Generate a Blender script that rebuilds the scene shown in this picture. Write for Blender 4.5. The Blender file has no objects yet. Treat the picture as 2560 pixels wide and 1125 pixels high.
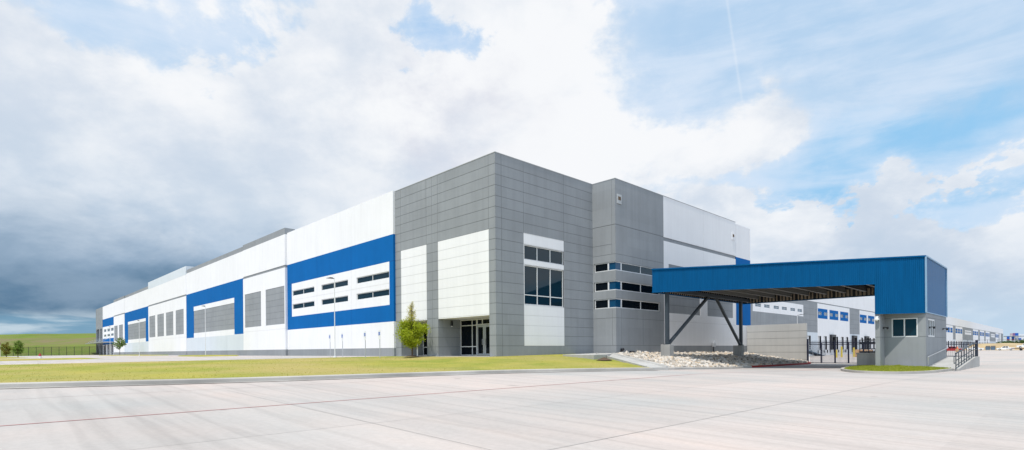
import bpy, math, random
import numpy as np
from mathutils import Vector
random.seed(7); rng = np.random.default_rng(7)
R = math.radians
sc = bpy.context.scene
col = sc.collection
PI = math.pi

# ------------------------------------------------------------------ materials
def newmat(name):
    m = bpy.data.materials.new(name); m.use_nodes = True
    nt = m.node_tree; b = nt.nodes['Principled BSDF']
    return m, nt, b
def nd(nt, t, **kw):
    n = nt.nodes.new(t)
    for k, v in kw.items():
        if k in n.inputs.keys() if hasattr(n.inputs, 'keys') else False: n.inputs[k].default_value = v
        else: setattr(n, k, v)
    return n
def mapping(nt, scale, rot=(0, 0, 0), loc=(0, 0, 0)):
    g = nt.nodes.new('ShaderNodeNewGeometry'); mp = nt.nodes.new('ShaderNodeMapping')
    mp.inputs['Scale'].default_value = scale; mp.inputs['Rotation'].default_value = rot; mp.inputs['Location'].default_value = loc
    nt.links.new(g.outputs['Position'], mp.inputs['Vector']); return mp.outputs[0]
def noise(nt, vec, sc_, det=4, rough=.55, dist=0):
    n = nt.nodes.new('ShaderNodeTexNoise'); n.inputs['Scale'].default_value = sc_
    n.inputs['Detail'].default_value = det; n.inputs['Roughness'].default_value = rough; n.inputs['Distortion'].default_value = dist
    nt.links.new(vec, n.inputs['Vector']); return n.outputs['Fac']
def ramp(nt, fac, stops):
    r = nt.nodes.new('ShaderNodeValToRGB'); e = r.color_ramp.elements
    while len(e) < len(stops): e.new(.5)
    for i, (p, c) in enumerate(stops):
        e[i].position = p; e[i].color = (*c, 1) if len(c) == 3 else c
    nt.links.new(fac, r.inputs[0]); return r.outputs[0]
def mix(nt, fac, a, b, mode='MIX'):
    n = nt.nodes.new('ShaderNodeMix'); n.data_type = 'RGBA'; n.blend_type = mode
    for s, v in ((n.inputs[0], fac), (n.inputs[6], a), (n.inputs[7], b)):
        if isinstance(v, (int, float)): s.default_value = v
        elif isinstance(v, tuple): s.default_value = (*v, 1)
        else: nt.links.new(v, s)
    return n.outputs[2]
def bump(nt, b, h, strength=.3, dist=.02):
    n = nt.nodes.new('ShaderNodeBump'); n.inputs['Strength'].default_value = strength; n.inputs['Distance'].default_value = dist
    nt.links.new(h, n.inputs['Height']); nt.links.new(n.outputs[0], b.inputs['Normal'])
def g3(v): return (v, v, v)

def paint(name, rgb, rough=.75, var=.10, streak=.08, bumpy=True, spec=.3, panel=None, tone=.03):
    m, nt, b = newmat(name)
    big = noise(nt, mapping(nt, (1, 1, 1)), .35, 5, .6)
    st = noise(nt, mapping(nt, (2.2, 2.2, .12)), 1.2, 4, .6)
    c = mix(nt, 1, rgb, ramp(nt, big, [(.3, g3(1 - var)), (.7, g3(1 + var * .5))]), 'MULTIPLY')
    if panel:
        gp = nt.nodes.new('ShaderNodeNewGeometry'); ad = nt.nodes.new('ShaderNodeVectorMath'); ad.operation = 'ADD'; ad.inputs[1].default_value = (.3, .31, -.407)
        sn = nt.nodes.new('ShaderNodeVectorMath'); sn.operation = 'SNAP'; sn.inputs[1].default_value = panel
        nt.links.new(gp.outputs['Position'], ad.inputs[0]); nt.links.new(ad.outputs[0], sn.inputs[0])
        wn = nt.nodes.new('ShaderNodeTexWhiteNoise'); nt.links.new(sn.outputs[0], wn.inputs['Vector'])
        c = mix(nt, 1, c, ramp(nt, wn.outputs['Value'], [(0, g3(1 - tone)), (1, g3(1 + tone))]), 'MULTIPLY')
    c = mix(nt, 1, c, ramp(nt, st, [(.35, g3(1 - streak)), (.6, g3(1.0))]), 'MULTIPLY')
    nt.links.new(c, b.inputs['Base Color']); b.inputs['Roughness'].default_value = rough
    b.inputs['Specular IOR Level'].default_value = spec
    if bumpy: bump(nt, b, noise(nt, mapping(nt, (1, 1, 1)), 22, 5, .7), .12, .01)
    return m
def plain(name, rgb, rough=.5, metal=0., spec=.5):
    m, nt, b = newmat(name)
    n = noise(nt, mapping(nt, (1, 1, 1)), 3.0, 3)
    nt.links.new(mix(nt, 1, rgb, ramp(nt, n, [(.3, g3(.92)), (.7, g3(1.05))]), 'MULTIPLY'), b.inputs['Base Color'])
    b.inputs['Roughness'].default_value = rough; b.inputs['Metallic'].default_value = metal
    b.inputs['Specular IOR Level'].default_value = spec
    return m
def glass(name, rgb, ior=1.8, rough=.03, spec=.5):
    m, nt, b = newmat(name); b.inputs['Base Color'].default_value = (*rgb, 1)
    b.inputs['Roughness'].default_value = rough; b.inputs['IOR'].default_value = ior; b.inputs['Specular IOR Level'].default_value = spec
    bump(nt, b, noise(nt, mapping(nt, (1, 1, 1)), .9, 2), .05, .02)
    return m

WHITE = paint('white_wall_paint', (.80, .80, .815), var=.03, streak=.035, panel=(7.5, 7.5, 20), tone=.012)
GRAY = paint('gray_wall_paint', (.275, .293, .312), var=.09, streak=.07, panel=(3.9, 3.9, .757), tone=.035)
LGRAY = paint('pale_gray_paint', (.62, .67, .72), var=.04, streak=.03)
BLUE = paint('blue_wall_paint', (.004, .122, .385), var=.08, streak=.04, spec=.08)
SEAMW = plain('white_joint_sealant', (.66, .66, .66), .8)
SEAMG = plain('gray_joint_sealant', (.155, .165, .175), .8)
SEAMB = plain('blue_joint_sealant', (.003, .045, .2), .8)
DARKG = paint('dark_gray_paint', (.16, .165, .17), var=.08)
GLASS = glass('window_glass', (.006, .022, .034), 1.5, .03, .45)
GLASSD = glass('dark_window_glass', (.003, .006, .010), 1.4, .03, .2)
SPANDREL = glass('blue_spandrel_glass', (.002, .055, .13), 1.5, .15)
ALU = plain('white_window_frame', (.68, .69, .70), .4)
SILV = plain('silver_metal', (.55, .57, .6), .35, .6)
BLACK = plain('black_metal', (.012, .013, .018), .45)
NAVY = plain('dark_navy_metal', (.010, .012, .035), .4)
STEEL = plain('painted_steel', (.038, .053, .068), .5)
CONC = paint('concrete', (.43, .425, .41), .85, .16, .10)
PIERC = paint('pier_concrete', (.36, .36, .35), .85, .18, .12)
RETC = paint('wall_concrete', (.56, .55, .52), .85, .18, .15)
KERB = paint('kerb_concrete', (.44, .42, .39), .85, .25, .0)
GUTTER = paint('stained_gutter_concrete', (.36, .34, .32), .85, .35, .0)
REDK = paint('red_kerb_paint', (.30, .035, .03), .7, .2, 0)
YELLOW = plain('yellow_paint', (.62, .48, .06), .5)
REDP = plain('red_paint', (.35, .02, .02), .35)
WHITEP = plain('white_vehicle_paint', (.78, .79, .8), .25)
RUBBER = plain('black_rubber', (.012, .012, .012), .8)
CARD = plain('tan_cardboard', (.48, .30, .16), .8)
TAN = plain('tan_panel_back', (.55, .45, .34), .8)
BARK = paint('tree_bark', (.14, .10, .07), .9, .3, 0)
ROOFM = paint('roof_membrane', (.5, .5, .5), .8)
BINBLUE = plain('blue_gray_steel', (.09, .16, .24), .5)
ORANGE = plain('orange_plastic', (.7, .16, .03), .5)
TRIM = plain('light_blue_trim', (.22, .36, .50), .4)
DECK = plain('dark_roof_deck', (.035, .032, .03), .8)
JOIST = plain('gray_joist', (.22, .215, .20), .6)
MULCH = paint('brown_mulch', (.09, .06, .04), .95, .3, 0)
DIRT = paint('brown_dirt', (.12, .08, .055), .95, .3, 0)
SIGNB = plain('sign_blue', (.01, .10, .45), .4)

def metalblue(name, rough, spec):
    m, nt, b = newmat(name)
    n = noise(nt, mapping(nt, (3, 3, .3)), 1.5, 3)
    nt.links.new(mix(nt, 1, (.0005, .086, .228), ramp(nt, n, [(.3, g3(.9)), (.7, g3(1.06))]), 'MULTIPLY'), b.inputs['Base Color'])
    b.inputs['Roughness'].default_value = rough; b.inputs['Specular IOR Level'].default_value = spec
    return m
MBLUE = metalblue('blue_metal_panel', .6, .08); MBLUES = metalblue('smooth_blue_metal_panel', .38, .14)

def road_mat():
    m, nt, b = newmat('road_concrete')
    # broom marks and tyre wear run along the lane (world Y)
    st = noise(nt, mapping(nt, (1.3, .055, 1), (0, 0, R(6))), 1.6, 6, .62, .4)
    st2 = noise(nt, mapping(nt, (.5, .035, 1), (0, 0, R(-9)), (4, 0, 0)), 1.3, 5, .6, .6)
    big = noise(nt, mapping(nt, (1, 1, 1)), .09, 4, .6)
    fine = noise(nt, mapping(nt, (1, 1, 1)), 9, 6, .75)
    c = mix(nt, ramp(nt, big, [(.38, g3(0)), (.62, g3(1))]), (.47, .412, .385), (.385, .378, .368))
    gp = nt.nodes.new('ShaderNodeNewGeometry'); ad = nt.nodes.new('ShaderNodeVectorMath'); ad.operation = 'ADD'; ad.inputs[1].default_value = (.6, -1.44, 50)
    sn = nt.nodes.new('ShaderNodeVectorMath'); sn.operation = 'SNAP'; sn.inputs[1].default_value = (5.96, 3.92, 100)
    nt.links.new(gp.outputs['Position'], ad.inputs[0]); nt.links.new(ad.outputs[0], sn.inputs[0])
    wn = nt.nodes.new('ShaderNodeTexWhiteNoise'); nt.links.new(sn.outputs[0], wn.inputs['Vector'])
    c = mix(nt, 1, c, ramp(nt, wn.outputs['Value'], [(0, g3(.955)), (1, g3(1.025))]), 'MULTIPLY')
    c = mix(nt, 1, c, ramp(nt, st, [(.30, g3(.89)), (.50, g3(1.0)), (.75, g3(1.02))]), 'MULTIPLY')
    c = mix(nt, 1, c, ramp(nt, st2, [(.30, g3(.90)), (.52, g3(1.0)), (.7, (1.05, 1.02, 1.0))]), 'MULTIPLY')
    c = mix(nt, 1, c, ramp(nt, fine, [(.25, g3(.90)), (.6, g3(1.02))]), 'MULTIPLY')
    # dark curving tyre tracks
    tv = mapping(nt, (.16, .014, 1), (0, 0, R(14)), (1.7, 0, 0))
    w = nt.nodes.new('ShaderNodeTexWave'); w.wave_type = 'BANDS'; w.bands_direction = 'X'
    w.inputs['Scale'].default_value = 1.9; w.inputs['Distortion'].default_value = 5; w.inputs['Detail'].default_value = 3; w.inputs['Detail Scale'].default_value = 1.2
    nt.links.new(tv, w.inputs['Vector'])
    c = mix(nt, 1, c, ramp(nt, w.outputs['Fac'], [(.0, g3(.92)), (.10, g3(1.0))]), 'MULTIPLY')
    # oil spots
    sp = noise(nt, mapping(nt, (1, 1, 1)), .9, 2, .4)
    c = mix(nt, 1, c, ramp(nt, sp, [(.22, g3(.72)), (.27, g3(1.0))]), 'MULTIPLY')
    nt.links.new(c, b.inputs['Base Color']); b.inputs['Roughness'].default_value = .85
    b.inputs['Specular IOR Level'].default_value = .25
    bump(nt, b, fine, .12, .01)
    return m
ROAD = road_mat()
PINK = paint('pink_joint_sealant', (.45, .17, .17), .8, .25, 0)
PINK2 = paint('faded_pink_joint_sealant', (.43, .33, .31), .8, .25, 0)
JOINT = paint('gray_pavement_joint', (.375, .362, .35), .8, .25, 0)

def grass_mat(name, a, b_, c_, sc1=.5, dirt=None):
    m, nt, b = newmat(name)
    n1 = noise(nt, mapping(nt, (1, 1, 1)), sc1, 5, .65)
    n2 = noise(nt, mapping(nt, (1, 1, 1)), 7, 5, .75)
    n3 = noise(nt, mapping(nt, (1, 1, 1)), .13, 3, .5)
    c = mix(nt, ramp(nt, n1, [(.35, g3(0)), (.65, g3(1))]), a, b_)
    c = mix(nt, ramp(nt, n3, [(.42, g3(0)), (.62, g3(.75))]), c, c_)
    c = mix(nt, 1, c, ramp(nt, n2, [(.3, g3(.86)), (.65, g3(1.07))]), 'MULTIPLY')
    if dirt:
        g = nt.nodes.new('ShaderNodeNewGeometry'); s = nt.nodes.new('ShaderNodeSeparateXYZ'); nt.links.new(g.outputs['Position'], s.inputs[0])
        z0, z1, z2, z3, dc = dirt
        ad = nt.nodes.new('ShaderNodeMath'); ad.operation = 'MULTIPLY_ADD'
        nn = noise(nt, mapping(nt, (.05, .05, .3)), 1, 5, .7)
        nt.links.new(nn, ad.inputs[0]); ad.inputs[1].default_value = 3.0; nt.links.new(s.outputs['Z'], ad.inputs[2])
        mr = nt.nodes.new('ShaderNodeMath'); mr.operation = 'DIVIDE'; nt.links.new(ad.outputs[0], mr.inputs[0]); mr.inputs[1].default_value = 14
        band = ramp(nt, mr.outputs[0], [(z0 / 14, g3(0)), (z1 / 14, g3(1)), (z2 / 14, g3(1)), (z3 / 14, g3(0))])
        pn = noise(nt, mapping(nt, (.06, .06, .25)), 1.7, 6, .7)
        patch = ramp(nt, pn, [(.38, g3(.15)), (.58, g3(1))])
        f = mix(nt, 1, band, patch, 'MULTIPLY')
        c = mix(nt, f, c, dc)
    nt.links.new(c, b.inputs['Base Color']); b.inputs['Roughness'].default_value = .95; b.inputs['Specular IOR Level'].default_value = .1
    bump(nt, b, n2, .2, .03)
    return m
LAWN = grass_mat('lawn_grass', (.325, .295, .065), (.195, .23, .04), (.37, .295, .12), .32)
LAWN2 = grass_mat('green_lawn_grass', (.31, .33, .05), (.25, .30, .035), (.38, .34, .09))
HILLG = grass_mat('hill_grass', (.14, .195, .03), (.10, .15, .024), (.16, .16, .05), .06, (5.8, 7.2, 9.2, 9.8, (.17, .145, .075)))
GROUNDG = grass_mat('ground_grass', (.15, .16, .06), (.12, .14, .04), (.24, .20, .11), .05)
TANM = grass_mat('tan_dirt', (.42, .32, .19), (.36, .27, .16), (.45, .36, .22), .1)
def leafmat(name, c1, c2):
    m, nt, b = newmat(name)
    oi = noise(nt, mapping(nt, (1, 1, 1)), 4.0, 2)
    c = mix(nt, ramp(nt, oi, [(.35, g3(0)), (.65, g3(1))]), c1, c2)
    nt.links.new(c, b.inputs['Base Color']); b.inputs['Roughness'].default_value = .6; b.inputs['Specular IOR Level'].default_value = .25
    t = nt.nodes.new('ShaderNodeBsdfTranslucent'); nt.links.new(c, t.inputs['Color'])
    ms = nt.nodes.new('ShaderNodeMixShader'); ms.inputs[0].default_value = .45
    nt.links.new(b.outputs[0], ms.inputs[1]); nt.links.new(t.outputs[0], ms.inputs[2])
    nt.links.new(ms.outputs[0], nt.nodes['Material Output'].inputs['Surface'])
    return m
LEAF_BRIGHT = leafmat('bright_leaf', (.30, .40, .015), (.42, .46, .03))
LEAF_YEL = leafmat('yellow_leaf', (.60, .54, .13), (.50, .47, .10))
LEAF_GREEN = leafmat('green_leaf', (.12, .22, .03), (.20, .29, .05))
LEAF_OCHRE = leafmat('ochre_leaf', (.26, .20, .03), (.16, .20, .03))
LEAF_BUSH = leafmat('bush_leaf', (.05, .11, .02), (.09, .14, .03))

def rockmat():
    m, nt, b = newmat('limestone_rock')
    vo = nt.nodes.new('ShaderNodeTexVoronoi'); vo.inputs['Scale'].default_value = 4.0
    nt.links.new(mapping(nt, (1, 1, 1)), vo.inputs['Vector'])
    sx = nt.nodes.new('ShaderNodeSeparateColor'); nt.links.new(vo.outputs['Color'], sx.inputs[0])
    c = ramp(nt, sx.outputs[0], [(0, (.16, .145, .12)), (.22, (.42, .38, .33)), (.5, (.60, .57, .53)), (.8, (.52, .41, .29)), (1, (.30, .29, .28))])
    n = noise(nt, mapping(nt, (1, 1, 1)), 8, 5, .7)
    c = mix(nt, 1, c, ramp(nt, n, [(.3, g3(.75)), (.6, g3(1.08))]), 'MULTIPLY')
    nt.links.new(c, b.inputs['Base Color']); b.inputs['Roughness'].default_value = .9
    bump(nt, b, n, .4, .02)
    return m
ROCKM = rockmat()

# ------------------------------------------------------------------ mesh helpers
ORG = {}
class MB:
    def __init__(s): s.v = []; s.f = []; s.m = []
    def quad(s, a, b, c, d, m=0):
        i = len(s.v); s.v += [tuple(a), tuple(b), tuple(c), tuple(d)]; s.f.append((i, i + 1, i + 2, i + 3)); s.m.append(m)
    def poly(s, pts, m=0):
        i = len(s.v); s.v += [tuple(p) for p in pts]; s.f.append(tuple(range(i, i + len(pts)))); s.m.append(m)
    def hexa(s, p, m=0):      # 8 pts: bottom 0-3, top 4-7
        i = len(s.v); s.v += [tuple(q) for q in p]
        for f in ((0, 3, 2, 1), (4, 5, 6, 7), (0, 1, 5, 4), (1, 2, 6, 5), (2, 3, 7, 6), (3, 0, 4, 7)):
            s.f.append(tuple(i + k for k in f)); s.m.append(m)
    def box(s, x0, x1, y0, y1, z0, z1, m=0):
        s.hexa([(x0, y0, z0), (x1, y0, z0), (x1, y1, z0), (x0, y1, z0), (x0, y0, z1), (x1, y0, z1), (x1, y1, z1), (x0, y1, z1)], m)
    def bar(s, a, b, w, h=None, m=0, up=(0, 0, 1)):
        a = Vector(a); b = Vector(b); d = (b - a).normalized(); u = Vector(up)
        if abs(d.dot(u)) > .98: u = Vector((0, 1, 0))
        h = h or w; r = d.cross(u).normalized(); t = r.cross(d).normalized(); r = r * w / 2; t = t * h / 2
        s.hexa([a - r - t, a + r - t, b + r - t, b - r - t, a - r + t, a + r + t, b + r + t, b - r + t], m)
    def cyl(s, a, b, r1, r2=None, n=10, m=0, cap=True):
        a = Vector(a); b = Vector(b); d = (b - a).normalized(); u = Vector((0, 0, 1)) if abs(d.z) < .95 else Vector((1, 0, 0))
        r2 = r1 if r2 is None else r2; x = d.cross(u).normalized(); y = d.cross(x).normalized(); i = len(s.v)
        for (c, r) in ((a, r1), (b, r2)):
            for k in range(n):
                t = 2 * PI * k / n; s.v.append(tuple(c + x * (r * math.cos(t)) + y * (r * math.sin(t))))
        for k in range(n):
            s.f.append((i + k, i + (k + 1) % n, i + n + (k + 1) % n, i + n + k)); s.m.append(m)
        if cap:
            s.f.append(tuple(i + k for k in range(n))); s.m.append(m); s.f.append(tuple(i + n + k for k in range(n))); s.m.append(m)
    def prism(s, poly, fn, t0, t1, m=0):   # poly 2d, fn(a,b,t)->point
        i = len(s.v); n = len(poly)
        for t in (t0, t1):
            for (a, b) in poly: s.v.append(tuple(fn(a, b, t)))
        s.f.append(tuple(range(i, i + n))); s.m.append(m); s.f.append(tuple(range(i + 2 * n - 1, i + n - 1, -1))); s.m.append(m)
        for k in range(n):
            s.f.append((i + k, i + (k + 1) % n, i + n + (k + 1) % n, i + n + k)); s.m.append(m)
    def build(s, name, mats, parent=None, smooth=False, recalc=True):
        if not isinstance(mats, (list, tuple)): mats = [mats]
        o3 = ORG.get(parent.name, (0, 0, 0)) if parent else (0, 0, 0)
        me = bpy.data.meshes.new(name)
        v = [(p[0] - o3[0], p[1] - o3[1], p[2] - o3[2]) for p in s.v]
        me.from_pydata(v, [], s.f)
        for mt in mats: me.materials.append(mt)
        me.polygons.foreach_set('material_index', s.m)
        if smooth: me.polygons.foreach_set('use_smooth', [True] * len(s.f))
        me.update()
        if recalc and len(s.f) < 60000:
            import bmesh
            bm = bmesh.new(); bm.from_mesh(me); bmesh.ops.recalc_face_normals(bm, faces=bm.faces); bm.to_mesh(me); bm.free()
        o = bpy.data.objects.new(name, me); col.objects.link(o)
        if parent: o.parent = parent
        ORG[o.name] = o3
        return o
def tag(o, label=None, cat=None, group=None, kind=None):
    if label: o['label'] = label
    if cat: o['category'] = cat
    if group: o['group'] = group
    if kind: o['kind'] = kind
    return o
def thing(name, loc, label, cat, group=None):
    o = bpy.data.objects.new(name, None); o.empty_display_size = .5; col.objects.link(o); o.location = loc
    ORG[o.name] = tuple(loc); return tag(o, label, cat, group)
def local(name, label, cat, group=None):       # built round the origin, placed later (can be copied)
    return thing(name, (0, 0, 0), label, cat, group)
def copy_tree(o, parent=None):
    c = o.copy(); col.objects.link(c); c.parent = parent; ORG[c.name] = (0, 0, 0)
    for ch in list(o.children): copy_tree(ch, c)
    return c
def part(o, label): o['label'] = label; return o

HOLE = -1
def facade(name, P0, U, N, ext, mats, base, rects, parent, border=.35, seam=None, base_depth=0., sides='t'):
    """wall sheet as a grid of cells, each with its own paint and its own depth (reveals are real steps)"""
    P0 = Vector(P0); U = Vector(U); N = Vector(N); Z = Vector((0, 0, 1))
    u0, u1, z0, z1 = ext
    us = {round(u0, 4), round(u1, 4)}; zs = {round(z0, 4), round(z1, 4)}
    for r in rects:
        for q in (r[0], r[1]):
            if u0 < q < u1: us.add(round(q, 4))
        for q in (r[2], r[3]):
            if z0 < q < z1: zs.add(round(q, 4))
    us = sorted(us); zs = sorted(zs); nu = len(us) - 1; nz = len(zs) - 1
    um = np.array([(us[i] + us[i + 1]) / 2 for i in range(nu)]); zm = np.array([(zs[i] + zs[i + 1]) / 2 for i in range(nz)])
    M = np.full((nu, nz), base); D = np.full((nu, nz), base_depth)
    seam = seam or {}
    for r in rects:
        a0, a1, b0, b1, mt, dp = r
        iu = np.where((um > a0) & (um < a1))[0]; iz = np.where((zm > b0) & (zm < b1))[0]
        if len(iu) == 0 or len(iz) == 0: continue
        ix = np.ix_(iu, iz)
        if mt == 'J':
            sub = M[ix]; d = D[ix]; new = sub.copy()
            for k, v in seam.items(): new[sub == k] = v
            ok = (sub != HOLE) & (new != sub)
            d = np.where(ok, d + .010, d); M[ix] = new; D[ix] = d
        else:
            if mt is not None: M[ix] = mt
            if dp is not None: D[ix] = dp if mt != HOLE else dp
    mb = MB()
    def pt(i, j, d): return P0 + U * us[i] - N * float(d) + Z * zs[j]
    for i in range(nu):
        for j in range(nz):
            if M[i, j] != HOLE:
                d = D[i, j]; mb.quad(pt(i, j, d), pt(i + 1, j, d), pt(i + 1, j + 1, d), pt(i, j + 1, d), int(M[i, j]))
    def dep(i, j):
        if i < 0: return (border, None) if 'l' in sides else (D[0, j], None)
        if i >= nu: return (border, None) if 'r' in sides else (D[nu - 1, j], None)
        if j < 0: return D[i, 0], None
        if j >= nz: return border, None
        return D[i, j], int(M[i, j])
    for i in range(nu + 1):
        for j in range(nz):
            (da, ma), (db, mb_) = dep(i - 1, j), dep(i, j)
            if abs(da - db) < 1e-5 or (ma in (HOLE, None) and mb_ in (HOLE, None)): continue
            m = ma if (da < db and ma not in (HOLE, None)) or mb_ in (HOLE, None) else mb_
            if m is None or m == HOLE: m = base
            mb.quad(pt(i, j, da), pt(i, j, db), pt(i, j + 1, db), pt(i, j + 1, da), m)
    for j in range(nz + 1):
        for i in range(nu):
            (da, ma), (db, mb_) = dep(i, j - 1), dep(i, j)
            if abs(da - db) < 1e-5 or (ma in (HOLE, None) and mb_ in (HOLE, None)): continue
            m = ma if (da < db and ma not in (HOLE, None)) or mb_ in (HOLE, None) else mb_
            if m is None or m == HOLE: m = base
            mb.quad(pt(i, j, da), pt(i + 1, j, da), pt(i + 1, j, db), pt(i, j, db), m)
    return mb.build(name, mats, parent, recalc=False)

def window(P0, U, N, u0, u1, z0, z1, depth, vs, hs, parent, pane=None, fw=.07, name='window', fmat=None):
    """frame mesh with a pane mesh as its sub-part; depth is how far behind the wall plane it sits"""
    P0 = Vector(P0); U = Vector(U); N = Vector(N); Z = Vector((0, 0, 1))
    def B(mb, a0, a1, b0, b1, d0, d1):
        p = lambda a, b, d: P0 + U * a - N * d + Z * b
        mb.hexa([p(a0, b0, d0), p(a1, b0, d0), p(a1, b0, d1), p(a0, b0, d1), p(a0, b1, d0), p(a1, b1, d0), p(a1, b1, d1), p(a0, b1, d1)])
    f = MB(); d0, d1 = depth - .05, depth + .06
    B(f, u0, u1, z0, z0 + fw, d0, d1); B(f, u0, u1, z1 - fw, z1, d0, d1)
    B(f, u0, u0 + fw, z0 + fw, z1 - fw, d0, d1); B(f, u1 - fw, u1, z0 + fw, z1 - fw, d0, d1)
    for v in vs: B(f, v - fw / 2, v + fw / 2, z0 + fw, z1 - fw, d0 + .004, d1)
    for h in hs: B(f, u0 + fw, u1 - fw, h - fw / 2, h + fw / 2, d0 + .008, d1)
    fo = f.build(name, fmat or ALU, parent)
    g = MB(); B(g, u0 + fw / 2, u1 - fw / 2, z0 + fw / 2, z1 - fw / 2, depth, depth + .02)
    g.build('pane', pane or GLASS, fo)
    return fo

# ------------------------------------------------------------------ ground heights
def ss(a, b, x):
    t = min(1, max(0, (x - a) / (b - a))); return t * t * (3 - 2 * t)
def roadz(X, Y): return .025 * min(25, max(0, Y)) * (1 - ss(24, 44, X)) - .15 * ss(60, 200, X)
def padz(X, Y): return max(.75, 1.17 - .0085 * max(0, 25.86 - X))
def sheet(name, xs, ys, fz, mat, kind='structure', skip=None):
    mb = MB(); nx, ny = len(xs), len(ys)
    for y in ys:
        for x in xs: mb.v.append((x, y, fz(x, y)))
    for j in range(ny - 1):
        for i in range(nx - 1):
            if skip and skip((xs[i] + xs[i + 1]) / 2, (ys[j] + ys[j + 1]) / 2): continue
            mb.f.append((j * nx + i, j * nx + i + 1, (j + 1) * nx + i + 1, (j + 1) * nx + i)); mb.m.append(0)
    return tag(mb.build(name, mat, smooth=True, recalc=False), kind=kind)
def lin(a, b, n): return [a + (b - a) * i / n for i in range(n + 1)]

tag_ = tag
g = MB(); g.poly([(-4000, -4000, -1.2), (4000, -4000, -1.2), (4000, 4000, -1.2), (-4000, 4000, -1.2)])
tag(g.build('ground', GROUNDG), kind='structure')
# K: kerb line along the lawn;  B: its back edge
K = [(-80, 44), (-60, 38.6), (-40, 33.5), (-20, 28.2), (.34, 22.83), (4.3, 21.73), (7.22, 21.11), (10.3, 20.68), (13.9, 20.25), (16.6, 19.9), (18.5, 19.5), (20.5, 19.0), (22.76, 18.3), (25.4, 17.45), (27.6, 16.9)]
Bk = [(-80, 60.5), (-60, 57), (-40, 53.5), (-20, 49.8), (.2, 46), (6, 44.9), (11, 44), (16, 43.1), (21, 42.2), (25.6, 41.3), (25.75, 35), (25.85, 28.32), (30, 28.2), (34.5, 28.2), (32.5, 24.8)]
BZ = [.75, .8, .85, .9, .95, 1.0, 1.04, 1.08, 1.13, 1.165, 1.168, 1.165, 1.23, 1.27, 1.10]
# road: one concrete sheet that follows the fall of the site
xs = lin(-200, -20, 18) + lin(-18, 66, 84) + lin(70, 200, 26) + lin(220, 720, 20)
ys = lin(-300, -10, 20) + lin(-8, 40, 48)
def kerbY(X):
    if X < 27.6:
        for (a, b) in zip(K[:-1], K[1:]):
            if a[0] <= X <= b[0]: return a[1] + (b[1] - a[1]) * (X - a[0]) / (b[0] - a[0])
        return 46
    return 18.3
def roadskip(x, y):
    if x < 62: return y > kerbY(x) + 1.5
    return False
sheet('road', xs, ys, lambda x, y: roadz(x, y), ROAD, skip=roadskip)

def strip_line(name, pts, w, zf, mat, dz, thick=False):
    mb = MB(); L = []
    for i, p in enumerate(pts):
        a = Vector(pts[max(0, i - 1)]); b = Vector(pts[min(len(pts) - 1, i + 1)]); d = (b - a).normalized(); n = Vector((-d.y, d.x))
        q0 = Vector(p) + n * w / 2; q1 = Vector(p) - n * w / 2
        L.append(((q0.x, q0.y, zf(*p) + dz), (q1.x, q1.y, zf(*p) + dz)))
    for a, b in zip(L[:-1], L[1:]): mb.quad(a[0], a[1], b[1], b[0])
    return mb.build(name, mat)
def dens(a, b, n): return [(a[0] + (b[0] - a[0]) * i / n, a[1] + (b[1] - a[1]) * i / n) for i in range(n + 1)]
tag(strip_line('pavement_joint', dens((-60, 13.2), (60, 13.2), 120), .06, roadz, PINK, .006), kind='structure')
tag(strip_line('pavement_joint', dens((-40, 19.0), (16, 18.4), 56), .03, roadz, PINK2, .006), kind='structure')
tag(strip_line('pavement_joint', dens((-40, 5.36), (200, 5.36), 120), .016, roadz, JOINT, .006), kind='structure')
tag(strip_line('pavement_joint', dens((-40, 9.3), (45, 9.3), 85), .012, roadz, JOINT, .006), kind='structure')
for X in (-12.5, -6.6, -.6, 5.3, 11.3, 17.3, 23.3, 29.2, 35.2, 47, 59):
    yt = min(kerbY(X) - .4, 18) if X < 36 else (5 if X < 50 else 17)
    tag(strip_line('pavement_joint', dens((X, -30), (X, yt), 60), .012, roadz, JOINT, .0045), kind='structure')

# ------------------------------------------------------------------ kerbs
def kerb(name, pts, zf, mats, label, w=.16, h=.15, matfn=None, down=.3):
    mb = MB(); rows = []
    for i, p in enumerate(pts):
        a = Vector(pts[max(0, i - 1)]); b = Vector(pts[min(len(pts) - 1, i + 1)]); d = (b - a).normalized(); n = Vector((-d.y, d.x))
        P = Vector(p); z = zf(*p); prof = [(-.06, -.02), (-.05, h * .75), (-.02, h), (w, h), (w, -down)]
        rows.append([(P.x + n.x * t, P.y + n.y * t, z + q) for t, q in prof])
    for i in range(len(rows) - 1):
        m = matfn(pts[i]) if matfn else 0
        for k in range(4): mb.quad(rows[i][k], rows[i][k + 1], rows[i + 1][k + 1], rows[i + 1][k], m)
    for r in (rows[0], rows[-1]): mb.poly(r)
    return tag(mb.build(name, mats), kind='structure')
def smooth_pts(pts, n=6):
    out = []
    P = [Vector(p) for p in pts]
    for i in range(len(P) - 1):
        p0 = P[max(0, i - 1)]; p1 = P[i]; p2 = P[i + 1]; p3 = P[min(len(P) - 1, i + 2)]
        for k in range(n):
            t = k / n
            q = .5 * ((2 * p1) + (-p0 + p2) * t + (2 * p0 - 5 * p1 + 4 * p2 - p3) * t * t + (-p0 + 3 * p1 - 3 * p2 + p3) * t ** 3)
            out.append((q.x, q.y))
    out.append(tuple(P[-1])); return out
kerb('kerb', smooth_pts(K, 8), roadz, KERB, '')
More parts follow.
